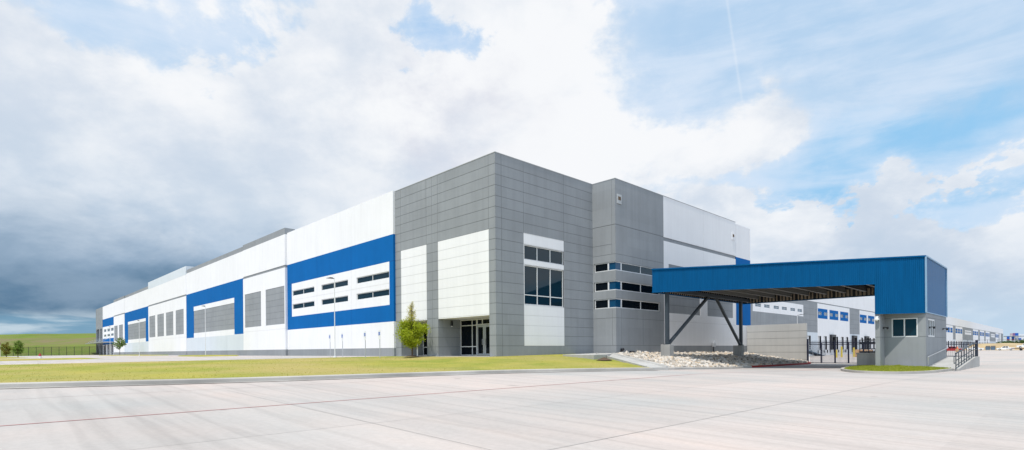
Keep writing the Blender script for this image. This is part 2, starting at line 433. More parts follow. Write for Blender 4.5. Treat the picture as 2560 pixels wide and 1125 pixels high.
# gutter strip beside the kerb
tag(strip_line('gutter', [(x, y - .32) for x, y in smooth_pts(K, 4)], .5, roadz, GUTTER, .010), kind='structure')
KR = [(28.4, 16.95), (31, 17.2), (34, 17.9), (38, 18.5), (42, 18.75), (46.5, 18.6), (52, 18.35), (57.4, 18.15), (60.5, 18.7), (62.2, 19.45)]
kerb('kerb', smooth_pts(KR, 6), roadz, [KERB, REDK], '', matfn=lambda p: 1 if p[0] > 45.5 else 0)
ISL = [(50.0, 12.0), (46.5, 11.8), (43.2, 11.25), (40.2, 10.15), (38.3, 9.0), (37.7, 8.0), (38.2, 7.1), (40, 6.45), (42, 6.1), (45.3, 5.85), (47.3, 5.72)]
ISLs = smooth_pts(ISL, 6)
kerb('kerb', ISLs[::-1], roadz, KERB, '', w=.16)

# ------------------------------------------------------------------ lawn
def loft(name, F, Bq, fz0, zB, mat, nt_=22, bulge=.0, noise_=.02, kind='structure', dens_=5):
    F = smooth_pts(F, dens_); n = len(F)
    # resample back edge linearly with the same parameter
    Bd = []; Zd = []
    for i in range(len(Bq) - 1):
        for k in range(dens_):
            t = k / dens_; Bd.append((Bq[i][0] + (Bq[i + 1][0] - Bq[i][0]) * t, Bq[i][1] + (Bq[i + 1][1] - Bq[i][1]) * t)); Zd.append(zB[i] + (zB[i + 1] - zB[i]) * t)
    Bd.append(Bq[-1]); Zd.append(zB[-1])
    mb = MB()
    for i in range(n):
        z0 = fz0(*F[i])
        for k in range(nt_ + 1):
            t = k / nt_
            x = F[i][0] + (Bd[i][0] - F[i][0]) * t; y = F[i][1] + (Bd[i][1] - F[i][1]) * t
            z = z0 + (Zd[i] - z0) * t + bulge * math.sin(PI * t) + (noise_ * math.sin(x * 1.9 + 2 * math.sin(y)) * math.sin(y * 1.3 + x) if 0 < k < nt_ else 0)
            mb.v.append((x, y, z))
    for i in range(n - 1):
        for k in range(nt_):
            a = i * (nt_ + 1) + k; mb.f.append((a, a + 1, a + nt_ + 2, a + nt_ + 1)); mb.m.append(0)
    o = tag(mb.build(name, mat, smooth=True, recalc=False), kind=kind)
    return o, np.array(mb.v).reshape(n, nt_ + 1, 3)
KI = [(x, y + .15) for x, y in K]
lawn, LG = loft('lawn', KI, Bk, lambda x, y: roadz(x, y) + .145, BZ, LAWN, bulge=.03)
# parking pavement behind the lawn
mb = MB()
pts = [(-160, 74.5), (-80, 60.5), (-40, 53.5), (.2, 46), (11, 44), (25.9, 41.25)]
for (a, b) in zip(pts[:-1], pts[1:]):
    n = 12
    for k in range(n):
        y0a = a[1]; y0b = b[1]
        A = (a[0], y0a + (235 - y0a) * k / n); A2 = (a[0], y0a + (235 - y0a) * (k + 1) / n)
        Bq = (b[0], y0b + (235 - y0b) * k / n); B2 = (b[0], y0b + (235 - y0b) * (k + 1) / n)
        mb.quad(*[(x, y, padz(x, y) - .003) for x, y in (A, Bq, B2, A2)])
tag(mb.build('parking_lot', ROAD), kind='structure')
# entrance paving under the recesses
mb = MB(); mb.box(25.5, 29.2, 28.6, 41.2, .9, 1.174); tag(mb.build('entrance_path', CONC), kind='structure')
# low grass verges in the parking lot
def verge(name, poly, z0, h, mat):
    mb = MB(); cx = sum(p[0] for p in poly) / len(poly); cy = sum(p[1] for p in poly) / len(poly)
    inner = [(cx + (x - cx) * .93, cy + (y - cy) * .93) for x, y in poly]; n = len(poly)
    for i in range(n):
        a, b, c, d = poly[i], poly[(i + 1) % n], inner[(i + 1) % n], inner[i]
        q = lambda p, e: (*p, padz(*p) + e)
        mb.quad(q(a, -.02), q(b, -.02), q(c, h), q(d, h)); mb.poly([q(d, h), q(c, h), q((cx, cy), h + .03)])
    return tag(mb.build(name, mat), kind='structure')
verge('lawn', [(-60, 76), (-20, 73), (1, 70), (8, 71), (9.5, 73.5), (7, 75.5), (-20, 78), (-60, 82)], .80, .14, LAWN)
verge('lawn', [(19, 75), (23, 74), (24.3, 77), (24.3, 92), (22, 93), (19.5, 88)], 1.10, .12, LAWN)
verge('lawn', [(21, 116), (24.3, 115), (24.3, 135), (21, 136)], 1.12, .12, LAWN)
verge('lawn', [(19, 140), (24.8, 140), (24.8, 158), (19, 158)], 1.12, .12, LAWN)
verge('lawn', [(-70, 104), (-10, 101), (2, 103), (5.5, 112), (4.5, 160), (-70, 175)], .86, .12, LAWN)
# tree mulch ring
mb = MB()
for k in range(18):
    a = 2 * PI * k / 18; b = 2 * PI * (k + 1) / 18
    mb.poly([(24.2, 36.3, 1.27), (24.2 + .75 * math.cos(a), 36.3 + .75 * math.sin(a), 1.165), (24.2 + .75 * math.cos(b), 36.3 + .75 * math.sin(b), 1.165)])
tag(mb.build('mulch', MULCH), kind='structure')

# island lawn in front of the guard house
mb = MB(); inn = [(x, y) for x, y in ISLs]
back = [(47.9, 5.9), (47.9, 9.0), (50.0, 11.0), (50.0, 12.0)]
cx, cy = 46.5, 8.6
ring = []
for t in (0, .3, .6, 1.0):
    row = []
    for (x, y) in inn:
        X = x + (cx - x) * (t * .98 + .02); Y = y + (cy - y) * (t * .98 + .02)
        row.append((X, Y, roadz(x, y) + .14 + .13 * math.sin(t * PI / 2)))
    ring.append(row)
for a, b in zip(ring[:-1], ring[1:]):
    for i in range(len(a) - 1): mb.quad(a[i], a[i + 1], b[i + 1], b[i])
tag(mb.build('lawn', LAWN2, smooth=True, recalc=False), kind='structure')
isl_pts = ring

# grass blades: one mass nobody could count
def blades(name, P, hmin, hmax, mat, w=.016):
    n = len(P); a = rng.uniform(0, 2 * PI, n); h = rng.uniform(hmin, hmax, n); lean = rng.normal(0, .35, (n, 2)) * h[:, None]
    dx = np.cos(a) * w; dy = np.sin(a) * w
    V = np.zeros((n, 3, 3)); V[:, 0] = P + np.c_[dx, dy, np.full(n, -.01)]; V[:, 1] = P - np.c_[dx, dy, np.full(n, .01)]
    V[:, 2] = P + np.c_[lean, h]
    me = bpy.data.meshes.new(name); me.vertices.add(n * 3); me.vertices.foreach_set('co', V.reshape(-1))
    me.loops.add(n * 3); me.loops.foreach_set('vertex_index', np.arange(n * 3)); me.polygons.add(n)
    me.polygons.foreach_set('loop_start', np.arange(n) * 3); me.polygons.foreach_set('loop_total', np.full(n, 3)); me.materials.append(mat)
    me.update(); me.validate(); o = bpy.data.objects.new(name, me); col.objects.link(o); return o
GB = leafmat('grass_blade', (.48, .42, .10), (.36, .37, .07))
def scatter(G, n, front=1.0):
    ni, nk = G.shape[0] - 1, G.shape[1] - 1
    A = np.linalg.norm(np.cross(G[1:, :-1] - G[:-1, :-1], G[:-1, 1:] - G[:-1, :-1]), axis=2)
    xm = G[:-1, :-1, 0]; W = A * np.where(xm > -30, 1, .05); W[:, :2] *= 2.5; p = (W / W.sum()).ravel()
    c = rng.choice(ni * nk, n, p=p); i, k = c // nk, c % nk; u = rng.random(n)[:, None]; v = rng.random(n)[:, None]
    return (G[i, k] * (1 - u) + G[i + 1, k] * u) * (1 - v) + (G[i, k + 1] * (1 - u) + G[i + 1, k + 1] * u) * v
tag(blades('grass', scatter(LG, 12000), .02, .045, GB), 'short yellow-green turf in front of the warehouse', 'grass', kind='stuff')
IG = np.array(isl_pts).transpose(1, 0, 2)
GB2 = leafmat('green_grass_blade', (.34, .36, .055), (.28, .33, .04))
tag(blades('grass', scatter(IG, 16000), .03, .09, GB2), 'short green turf on the kerbed island by the guard house', 'grass', kind='stuff')

# ------------------------------------------------------------------ flume beside the rocks
mb = MB()
def zl(t): return 1.12 - .72 * t
c0 = Vector((33.2, 24.3)); c1 = Vector((28.0, 16.85)); d = (c1 - c0).normalized(); n = Vector((-d.y, d.x))
prof = [(-.72, .10), (-.60, .10), (-.55, .0), (.55, .0), (.60, .10), (.72, .10), (.72, -.4), (-.72, -.4)]
N_ = 14; rows = []
for i in range(N_ + 1):
    t = i / N_; c = c0 + (c1 - c0) * t; rows.append([(c.x + n.x * a, c.y + n.y * a, zl(t) + .13 + q) for a, q in prof])
for a, b in zip(rows[:-1], rows[1:]):
    for k in range(len(prof)): mb.quad(a[k], a[(k + 1) % 8], b[(k + 1) % 8], b[k])
mb.poly(rows[0]); mb.poly(rows[-1])
fl = mb.build('drainage_flume', CONC)
tag(fl, 'narrow concrete drainage channel running down between the lawn and the rocks', 'drain')
mb = MB(); mb.prism([(30.6, 26.2), (36.4, 27.6), (36.7, 26.0), (33.6, 24.0), (31.2, 22.7), (29.6, 22.6)], lambda a, b, t: (a, b, t + .01 * (a - 30)), .85, 1.24)
tag(mb.build('drainage_apron', CONC), 'flat wedge of pale concrete at the top of the drainage channel beside the wall', 'drain apron')
mb = MB()
for k in range(9):
    a = PI * 2 * k / 9; b = PI * 2 * (k + 1) / 9
    mb.poly([(29.4, 21.6, 1.10), (29.4 + .6 * math.cos(a), 21.6 + .5 * math.sin(a), .90), (29.4 + .6 * math.cos(b), 21.6 + .5 * math.sin(b), .90)])
tag(mb.build('dirt', DIRT), kind='structure')

# ------------------------------------------------------------------ rocks
FR = [(29.2, 17.05), (31, 17.4), (34, 18.1), (38, 18.7), (42, 18.95), (46.5, 18.8), (52, 18.55), (57.4, 18.35), (62.2, 19.6)]
BR = [(34.1, 24.0), (36.9, 25.8), (42, 25.9), (47, 25.9), (51, 25.9), (56, 25.9), (62.4, 25.9), (62.4, 22.6), (62.4, 19.8)]
BRZ = [1.15, 1.22, 1.22, 1.2, 1.16, 1.12, 1.0, .42, -.02]
bed, RG = loft('rock_bed_ground', FR, BR, lambda x, y: roadz(x, y) + .10, BRZ, MULCH, bulge=.02, dens_=4)
def ico():
    t = (1 + 5 ** .5) / 2
    v = np.array([(-1, t, 0), (1, t, 0), (-1, -t, 0), (1, -t, 0), (0, -1, t), (0, 1, t), (0, -1, -t), (0, 1, -t), (t, 0, -1), (t, 0, 1), (-t, 0, -1), (-t, 0, 1)], float)
    v /= np.linalg.norm(v[0])
    f = [(0, 11, 5), (0, 5, 1), (0, 1, 7), (0, 7, 10), (0, 10, 11), (1, 5, 9), (5, 11, 4), (11, 10, 2), (10, 7, 6), (7, 1, 8), (3, 9, 4), (3, 4, 2), (3, 2, 6), (3, 6, 8), (3, 8, 9), (4, 9, 5), (2, 4, 11), (6, 2, 10), (8, 6, 7), (9, 8, 1)]
    return v, np.array(f)
def rocks(name, P, smin, smax):
    v, f = ico(); n = len(P)
    V = np.repeat(v[None], n, 0) * rng.uniform(.72, 1.2, (n, 12, 1))
    s = rng.uniform(smin, smax, n) * np.where(rng.random(n) < .12, 1.5, 1)
    V *= (s[:, None] * rng.uniform(.55, 1.15, (n, 3)))[:, None, :] * np.array([1, 1, .72])
    a = rng.uniform(0, 2 * PI, n); ca, sa = np.cos(a)[:, None], np.sin(a)[:, None]
    x = V[..., 0] * ca - V[..., 1] * sa; y = V[..., 0] * sa + V[..., 1] * ca
    tl = rng.normal(0, .5, n)[:, None]; z = V[..., 2] * np.cos(tl) + x * np.sin(tl); x = x * np.cos(tl) - V[..., 2] * np.sin(tl)
    V = np.stack([x, y, z], 2) + P[:, None, :]; V[..., 2] += (s * .25)[:, None]
    F = (f[None] + (np.arange(n) * 12)[:, None, None]).reshape(-1, 3)
    me = bpy.data.meshes.new(name); me.vertices.add(n * 12); me.vertices.foreach_set('co', V.reshape(-1)); m = len(F)
    me.loops.add(m * 3); me.loops.foreach_set('vertex_index', F.reshape(-1)); me.polygons.add(m)
    me.polygons.foreach_set('loop_start', np.arange(m) * 3); me.polygons.foreach_set('loop_total', np.full(m, 3)); me.materials.append(ROCKM)
    me.update(); o = bpy.data.objects.new(name, me); col.objects.link(o); return o
def scatter2(G, n):
    ni, nk = G.shape[0] - 1, G.shape[1] - 1
    A = np.linalg.norm(np.cross(G[1:, :-1] - G[:-1, :-1], G[:-1, 1:] - G[:-1, :-1]), axis=2); p = (A / A.sum()).ravel()
    c = rng.choice(ni * nk, n, p=p); i, k = c // nk, c % nk; u = rng.random(n)[:, None]; v = rng.random(n)[:, None]
    return (G[i, k] * (1 - u) + G[i + 1, k] * u) * (1 - v) + (G[i, k + 1] * (1 - u) + G[i + 1, k + 1] * u) * v
tag(rocks('rip_rap_rocks', scatter2(RG, 8500), .07, .20), 'bed of broken white and tan limestone rocks under the blue canopy', 'rocks', kind='stuff')

# ================================================================== WAREHOUSE
W = thing('warehouse', (25.86, 28.27, 1.17), 'long white and gray tilt-up concrete warehouse with blue painted frames', 'warehouse')
mats = [WHITE, GRAY, LGRAY, BLUE, SEAMW, SEAMG, SEAMB, DARKG]
wh, gr, lg, bl, dk = 0, 1, 2, 3, 7
SEAM = {0: 4, 1: 5, 2: 4, 3: 6}
JW = .032
def hj(z, a, b): return (a, b, z - JW / 2, z + JW / 2, 'J', None)
def vj(u, a, b, w=JW): return (u - w / 2, u + w / 2, a, b, 'J', None)
J0 = 1.92; JS = .757
rows_ = [J0 + JS * k for k in range(0, 18)]
TOP = 15.55; BZ0 = .6
XL, YR = 25.86, 28.27
# ---- left facade (faces -X); u = Y
LP, LU, LN = (XL, 0, 0), (0, 1, 0), (-1, 0, 0)
r = []
# gray corner block
r.append((28.27, 41.25, BZ0, TOP, gr, 0))
r.append((28.98, 35.05, 4.12, 10.25, wh, 0)); r.append((36.6, 40.38, 4.12, 10.25, wh, 0))
for z in rows_: r.append(hj(z, 28.27, 41.25))
for u in (28.99, 35.04, 35.83, 36.6, 40.37): r.append(vj(u, BZ0, TOP))
r.append((28.98, 35.05, BZ0, 4.12, HOLE, 0)); r.append((36.6, 40.38, BZ0, 4.12, HOLE, 0))
# blue framed section
D1 = -.2
r += [(41.25, 64.4, BZ0, 15.6, wh, D1), (41.25, 64.4, 4.2, 11.83, bl, D1), (41.93, 63.12, 5.69, 9.5, wh, D1), (41.25, 64.4, BZ0, 1.89, gr, D1)]
for u in (48.85, 56.39): r.append(vj(u, BZ0, 15.6))
r += [hj(9.5, 41.25, 41.93), hj(9.5, 63.12, 64.4), hj(7.6, 41.93, 63.12)]
WINS = []
for (a, b, m) in ((41.97, 47.83, 44.9), (49.55, 55.43, 52.43), (57.14, 62.95, 60.04)):
    for (z0, z1) in ((8.05, 8.68), (6.5, 7.13)):
        r.append((a, b, z0, z1, HOLE, .0)); WINS.append((a, b, z0, z1, [m]))
def blank(u0, u1, z0=4.93, z1=9.42, d=-.46):
    out = [(u0, u1, z0, z1, gr, d + .03)]
    for k in range(1, 6): out.append(hj(z0 + (z1 - z0) * k / 6, u0, u1))
    out.append(vj((u0 + u1) / 2, z0, z1)); return out
D2 = -.46
# plain panel section
def ledge_section(u0, u1, panels, top, ptop, pm, zt=9.42):
    out = [(u0, u1, BZ0, top, wh, D2), (u0, u1, BZ0, 1.9, gr, D2), (u0, u1, 11.55, 11.85, gr, D2 + .05)]
    if ptop: out.append((u0, u1, 15.45, ptop, pm, D2))
    out.append(hj(4.35, u0, u1))
    for p in panels: out += blank(p[0], p[1], 4.93, zt)
    return out
r += ledge_section(64.4, 78.85, [(64.65, 70.6), (72.2, 78.2)], 16.2, 16.2, gr)
r += [vj(71.55, BZ0, 16.2)]
def uframe(u0, u1, li, ri, zt=9.36, pt=None, pm=None):
    out = [(u0, u1, BZ0, 15.45, wh, D2 + .06), (u0, u1, 4.15, 11.75, bl, D2 + .06), (ri, li, 4.15, zt, wh, D2 + .06), (ri, li, 4.9, 8.63, gr, D2 + .09),
           (u0, u1, 1.9, 4.15, lg, D2 + .06), (ri, li, 4.1, 4.2, wh, D2 + .06), (u0, u1, BZ0, 1.9, gr, D2 + .06)]
    if pt: out.append((u0, u1, 15.45, pt, pm, D2 + .12))
    for k in range(1, 5): out.append(hj(4.9 + 3.73 * k / 5, ri, li))
    return out
r += uframe(78.85, 108.1, 103.55, 82.75, 9.36, 16.1, gr)
for u in (86.2, 93.5, 100.8): r.append(vj(u, BZ0, 16.1))
r += ledge_section(108.1, 138.7, [(109.8, 115.4), (117.2, 122.9), (124.6, 130.3), (132.2, 137.8)], 16.8, None, lg)
r.append((108.1, 138.7, 15.3, 16.8, lg, D2 - .004))
r += uframe(138.7, 166.6, 162.3, 141.7, 9.3, 16.1, gr)
for u in (148.5, 155.5): r.append(vj(u, BZ0, 16))
r += ledge_section(166.6, 182.4, [(168.8, 174.4), (176.4, 181.7)], 16.1, 16.1, gr, 9.0)
r += [(182.4, 202.2, BZ0, 15.5, wh, D2 + .06), (182.4, 202.2, 9.4, 11.7, bl, D2 + .06), (182.4, 202.2, 4.2, 5.9, bl, D2 + .06)]
W7 = []
for k in range(3):
    a = 183.2 + k * 6.2
    for (z0, z1) in ((7.85, 8.7), (6.45, 7.15)):
        r.append((a, a + 4.4, z0, z1, HOLE, 0)); W7.append((a, a + 4.4, z0, z1, [a + 2.2]))
for k in range(3): r.append((184.0 + k * 6.2, 188.2 + k * 6.2, BZ0, 4.2, HOLE, 0))
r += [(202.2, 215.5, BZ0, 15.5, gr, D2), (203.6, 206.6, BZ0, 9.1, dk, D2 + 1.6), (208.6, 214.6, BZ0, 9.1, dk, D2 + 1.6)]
# where nothing stands above each section's parapet
E_ = []
for (a, b, t) in ((28.27, 41.25, TOP), (41.25, 64.4, 15.6), (64.4, 78.85, 16.2), (78.85, 108.1, 16.1), (108.1, 138.7, 16.8), (138.7, 166.6, 16.1), (166.6, 182.4, 16.1), (182.4, 202.2, 15.5), (202.2, 215.5, 15.5)):
    if t < 16.8: E_.append((a, b, t, 16.8, HOLE, .4))
part(facade('wall', LP, LU, LN, (28.27, 215.5, BZ0, 16.8), mats, wh, r + E_, W, border=.4, seam=SEAM, sides='tr'), 'long sunlit side wall with blue frames')
for a, b, z0, z1, vs in WINS: window(LP, LU, LN, a, b, z0, z1, -.10, vs, [], W)
for a, b, z0, z1, vs in W7: window(LP, LU, LN, a, b, z0, z1, -.3, vs, [], W)
for k in range(3):
    window(LP, LU, LN, 184.0 + k * 6.2, 188.2 + k * 6.2, 1.2, 4.2, -.1, [186.1 + k * 6.2], [1.9], W, GLASSD, .12, 'storefront')
mb = MB(); mb.box(22.9, 25.35, 182.9, 217.5, 4.62, 4.82)
for y in (186, 193, 200, 207, 214): mb.bar((23.1, y, 4.9), (25.3, y, 6.2), .08)
mb.build('entrance_canopy', SILV, W)
# parapet returns (the raised screens wrap round their ends)
mb = MB(); mb.box(25.42, 26.6, 64.41, 64.7, 15.62, 16.197, 0); mb.build('parapet', GRAY, W)
mb = MB(); mb.box(25.42, 27.2, 108.12, 108.5, 15.5, 16.797, 0); mb.build('parapet', LGRAY, W)

# ---- recessed entrances
def recess(u0, u1, lamp):
    mb = MB()
    XB = 28.12
    mb.quad((XL, u1, 1.15), (XB, u1, 1.15), (XB, u1, 4.119), (XL, u1, 4.119), 0)
    m0 = MB(); m0.quad((XL, u0, 1.15), (XB, u0, 1.15), (XB, u0, 4.119), (XL, u0, 4.119), 0); m0.build('recess_wall', GRAY, W)
    for z in (1.92, 2.677, 3.434):
        mb.quad((XL + .01, u1 - .004, z - .014), (XB - .01, u1 - .004, z - .014), (XB - .01, u1 - .004, z + .014), (XL + .01, u1 - .004, z + .014), 1)
    mb.build('recess_wall', [GRAY, SEAMG], W)
    mb = MB(); mb.quad((XL, u0, 4.12), (XB, u0, 4.12), (XB, u1, 4.12), (XL, u1, 4.12)); mb.build('soffit', WHITE, W)
    P = (XB, 0, 0)
    n = u1 - u0
    if n > 5:
        dr0, dr1 = 31.1, 32.95          # double door
        window(P, LU, LN, dr1 + .02, u1 - .02, 1.2, 4.1, 0, [34.1 if False else 33.55], [1.92, 3.62], W, GLASSD, .07, 'storefront')
        window(P, LU, LN, dr0, dr1, 3.62, 4.1, 0, [32.3], [], W, GLASSD, .07, 'storefront')
        window(P, LU, LN, u0 + .02, dr0 - .02, 1.2, 4.1, 0, [30.0], [1.92, 3.62], W, GLASSD, .07, 'storefront')
        for (a, b, hs) in ((dr0, 32.02, 31.85), (32.04, dr1, 32.2)):
            fo = window(P, LU, LN, a, b, 1.2, 3.6, -.02, [], [], W, GLASSD, .16, 'door', SILV)
            mh = MB(); x = XB - .14
            mh.bar((x, hs, 2.05), (x, hs, 2.5), .035); mh.bar((x, hs, 2.07), (XB - .05, hs, 2.07), .03); mh.bar((x, hs, 2.48), (XB - .05, hs, 2.48), .03)
            mh.build('handle', SILV, fo)
    else:
        window(P, LU, LN, u0 + .02, u1 - .02, 1.2, 4.1, 0, [37.9, 39.2], [1.92, 3.62], W, GLASSD, .07, 'storefront')
    # wall lamp
    mb = MB(); x, y, z = lamp
    mb.cyl((x, y - .02, z - .12), (x, y - .02, z + .18), .1, .1, 12); mb.box(x - .06, x + .06, y - .05, y + .02, z - .05, z + .3)
    lo = mb.build('wall_lamp', BLACK, W); m2 = MB(); m2.cyl((x, y - .02, z - .125), (x, y - .02, z - .19), .085, .05, 12); m2.build('lamp_lens', ALU, lo)
recess(28.98, 35.05, (27.1, 34.93, 3.72)); recess(36.6, 40.38, (27.1, 40.26, 3.72))

# ---- right face (faces -Y) of the corner block; u = X
RP, RU, RN = (0, YR, 0), (1, 0, 0), (0, -1, 0)
r = [(28.68, 33.24, J0, 10.28, wh, 0)]
for z in rows_: r.append(hj(z, XL, 37.0))
for u in (26.45, 28.68, 33.24): r.append(vj(u, J0 if u > 27 else BZ0, TOP))
r += [(28.74, 33.2, 8.33, 9.44, HOLE, 0), (28.74, 33.2, 4.98, 7.94, HOLE, 0)]
part(facade('wall', RP, RU, RN, (XL, 37.0, BZ0, TOP), mats, gr, r, W, seam=SEAM), 'shaded gray end wall with a white strip')
window(RP, RU, RN, 28.74, 33.2, 8.33, 9.44, .12, [30.2, 31.68], [], W)
window(RP, RU, RN, 28.74, 33.2, 4.98, 7.94, .12, [30.2, 31.68], [5.72], W)
# ---- stepped-forward block
SY = 25.96
SP, SU, SN = (37.0, 0, 0), (0, 1, 0), (-1, 0, 0)
BANDS = ((8.08, 8.80), (6.46, 7.24), (5.0, 5.78))
ring_j = [J0, 4.19, 9.42]
r = []
for z in ring_j: r.append(hj(z, SY, YR))
r += [hj(10.25, 26.3, YR), (SY, YR, 11.80, 11.86, 'J', None), vj(26.32, 9.42, TOP), vj(26.32, J0, 4.9)]
for a, b in BANDS: r.append((SY, 28.15, a, b, HOLE, 0))
facade('wall', SP, SU, SN, (SY, YR, BZ0, TOP), mats, gr, r, W, border=.35, seam=SEAM)
TP, TU, TN = (0, SY, 0), (1, 0, 0), (0, -1, 0)
r = [(44.5, 63.6, BZ0, TOP, wh, 0), (44.5, 59.7, 11.48, 11.82, gr, .05), (59.7, 63.6, 4.2, 11.74, bl, 0), (44.5, 63.6, BZ0, 1.91, gr, 0), (59.7, 63.6, 15.39, TOP, HOLE, .35)]
for (a, b) in ((45.36, 51.4), (52.97, 58.96)):
    r.append((a, b, 4.92, 9.44, gr, .03))
    for k in range(1, 6): r.append(hj(4.92 + .757 * k, a, b))
for z in ring_j: r.append(hj(z, 37.0, 44.5))
r += [(37.0, 44.5, 11.80, 11.86, 'J', None), vj(37.78, J0, 4.9), hj(4.18, 44.5, 59.7), vj(44.5, BZ0, TOP), vj(52.2, BZ0, TOP), vj(59.7, 9.5, TOP), vj(41.0, J0, 4.9), vj(41.0, 8.8, 9.42)]
for a, b in BANDS: r.append((37.0, 43.8, a, b, HOLE, 0))
facade('wall', TP, TU, TN, (37.0, 63.6, BZ0, TOP), mats, gr, r, W, seam=SEAM)
for i, (a, b) in enumerate(BANDS):
    window(SP, SU, SN, 26.72, 28.13, a, b, .10, [], [], W, GLASSD)
    window(TP, TU, TN, 37.85, 43.8, a, b, .10, [40.75], [], W, GLASSD if i else GLASS)
    # blue glass wrapping the corner
    f = MB(); q = .07
    for (z0, z1) in ((a, a + q), (b - q, b)):
        f.box(37.05, 37.13, 26.02, 26.72, z0, z1); f.box(37.13, 37.85, 26.01, 26.09, z0, z1)
    f.box(37.05, 37.13, 26.66, 26.72, a + q, b - q); f.box(37.79, 37.85, 26.01, 26.09, a + q, b - q)
    fo = f.build('corner_window', ALU, W)
    gm = MB(); gm.box(37.09, 37.11, 26.05, 26.69, a + q / 2, b - q / 2); gm.box(37.112, 37.82, 26.05, 26.07, a + q / 2, b - q / 2)
    gm.build('pane', SPANDREL, fo)
# scuppers
JOIST_L = plain('light_gray_metal', (.42, .44, .45), .6)
for x, z in ((37.52, 13.98), (59.03, 13.94)):
    f = MB(); f.box(x - .3, x + .32, SY - .06, SY - .003, z - .42, z + .36)
    so = f.build('scupper', JOIST_L if x < 50 else WHITE, W)
    h = MB(); h.box(x - .17, x + .19, SY - .075, SY - .062, z - .12, z + .17); h.build('outlet', plain('rust_brown', (.12, .08, .05), .8), so)
# ---- wall between the stepped block and the dock side
DY = 40.0
mb = MB(); mb.quad((63.6, SY, BZ0 - 1), (63.6, DY, BZ0 - 1), (63.6, DY, 15.39), (63.6, SY, 15.39)); mb.build('wall', WHITE, W)
# ---- dock wall (faces -Y)
DP, DU, DN = (0, DY, 0), (1, 0, 0), (0, -1, 0)
XE = 596.0
r = [(63.6, XE, 11.62, 11.86, gr, .05), (63.6, 134.3, 5.03, 11.62, gr, 0), (98.93, 125.2, 8.30, 10.75, wh, 0), (63.6, 134.3, -1, 5.03, lg, 0)]
DW = []
for a in (100.0, 104.1, 108.75, 112.95, 117.6, 121.7): DW.append((a, a + 2.6, 9.18, 9.8))
panels = []
def bay(x0, x1, n):
    w = (x1 - x0) / n
    for k in range(n):
        a = x0 + w * k + .3; b = x0 + w * (k + 1) - 1.2
        panels.append((a, b))
for s0 in (134.3, 168.8, 203.2, 237.6, 272.0, 306.3): bay(s0, s0 + 25.2, 3)
for (a, b) in ((339.5, 363.2), (405.6, 429.6), (438.1, 461.4), (469.5, 494.0), (535, 557.9)): bay(a, b, 3)
piers = [(159.5, 168.8), (194, 203.2), (228.4, 237.6), (262.8, 272.0), (297.2, 306.3), (331.5, 339.5), (363.2, 405.6), (429.6, 438.1), (461.4, 469.5), (494, 535), (557.9, 564.8), (575.4, 596)]
for a, b in piers: r += [(a, b, 5.1, 11.62, gr, 0), (a, b, -1, 5.1, lg, 0)]
for a, b in ((372.3, 398), (503.6, 528.5)): r.append((a, b, 8.1, 10.35, wh, 0))
for k in range(6):
    DW.append((373.6 + k * 4.0, 376.2 + k * 4.0, 9.1, 9.75)); DW.append((504.8 + k * 3.9, 507.2 + k * 3.9, 9.1, 9.75))
for (a, b) in panels:
    r.append((a, b, 8.27, 10.53, bl, 0)); DW.append((a + .15, a + 2.5, 9.08, 9.75)); DW.append((b - 2.5, b - .15, 9.08, 9.75))
for x in np.arange(72, 134, 7.6): r.append(vj(float(x), 5.03, 11.6, .05))
for z in (6.5, 7.6, 8.9, 10.2): r.append((125.2, 134.3, z, z + .04, 'J', None)); r.append((159.5, 168.8, z, z + .04, 'J', None))
for x in (146.8, 159.5, 168.8, 181.4, 194): r.append(vj(x, 11.9, TOP, .06))
DOORS = [(a, a + 2.2, .0) for a in (127.5, 134.55, 138.6, 147.3, 151.9, 155.9, 169.9, 178.3, 182.5, 186.7)]
SHELT = [143.3, 161.6, 173.7, 181.2 + 9.3, 199.2]
DOORS += [(a, a + 2.6, .3) for a in SHELT]
DOORS += [(316 + 8.4 * k, 318.6 + 8.4 * k, .0) for k in range(32)]
for (a, b, q) in DOORS: r.append((a, b, 1.15, 4.27, HOLE, 0))
for (a, b, z0, z1) in DW: r.append((a, b, z0, z1, HOLE, 0))
part(facade('wall', DP, DU, DN, (63.6, XE, -1, TOP), mats, wh, r, W, seam=SEAM), 'dock side wall with loading doors')
FGLASS = glass('far_window_glass', (.05, .10, .15), 1.6, .1)
for (a, b, z0, z1) in DW: window(DP, DU, DN, a, b, z0, z1, .08, [(a + b) / 2], [(z0 + z1) / 2] if a < 200 else [], W, FGLASS, .05)
DOORM = paint('dock_door_paint', (.66, .67, .68), .6, .05, 0)
for (a, b, q) in DOORS:
    f = MB(); f.box(a, b, DY + .30, DY + .36, 1.15, 4.27)
    for k in range(1, 5): f.box(a, b, DY + .285, DY + .30, 1.15 + .624 * k - .02, 1.15 + .624 * k + .02)
    do = f.build('dock_door', DOORM, W)
    if a < 220:
        for e_ in (a - .1, b + .1):
            f = MB(); f.box(e_ - .15, e_ + .15, DY - .14, DY - .004, .45, 1.1); f.build('bumper', RUBBER, do)
for a in SHELT:
    f = MB(); f.box(a - .35, a + .1, DY - .5, DY - .006, 1.1, 4.7); f.box(a + 2.5, a + 2.95, DY - .5, DY - .006, 1.1, 4.7); f.box(a + .1, a + 2.5, DY - .5, DY - .006, 4.15, 4.7)
    f.build('dock_shelter', BLACK, W)
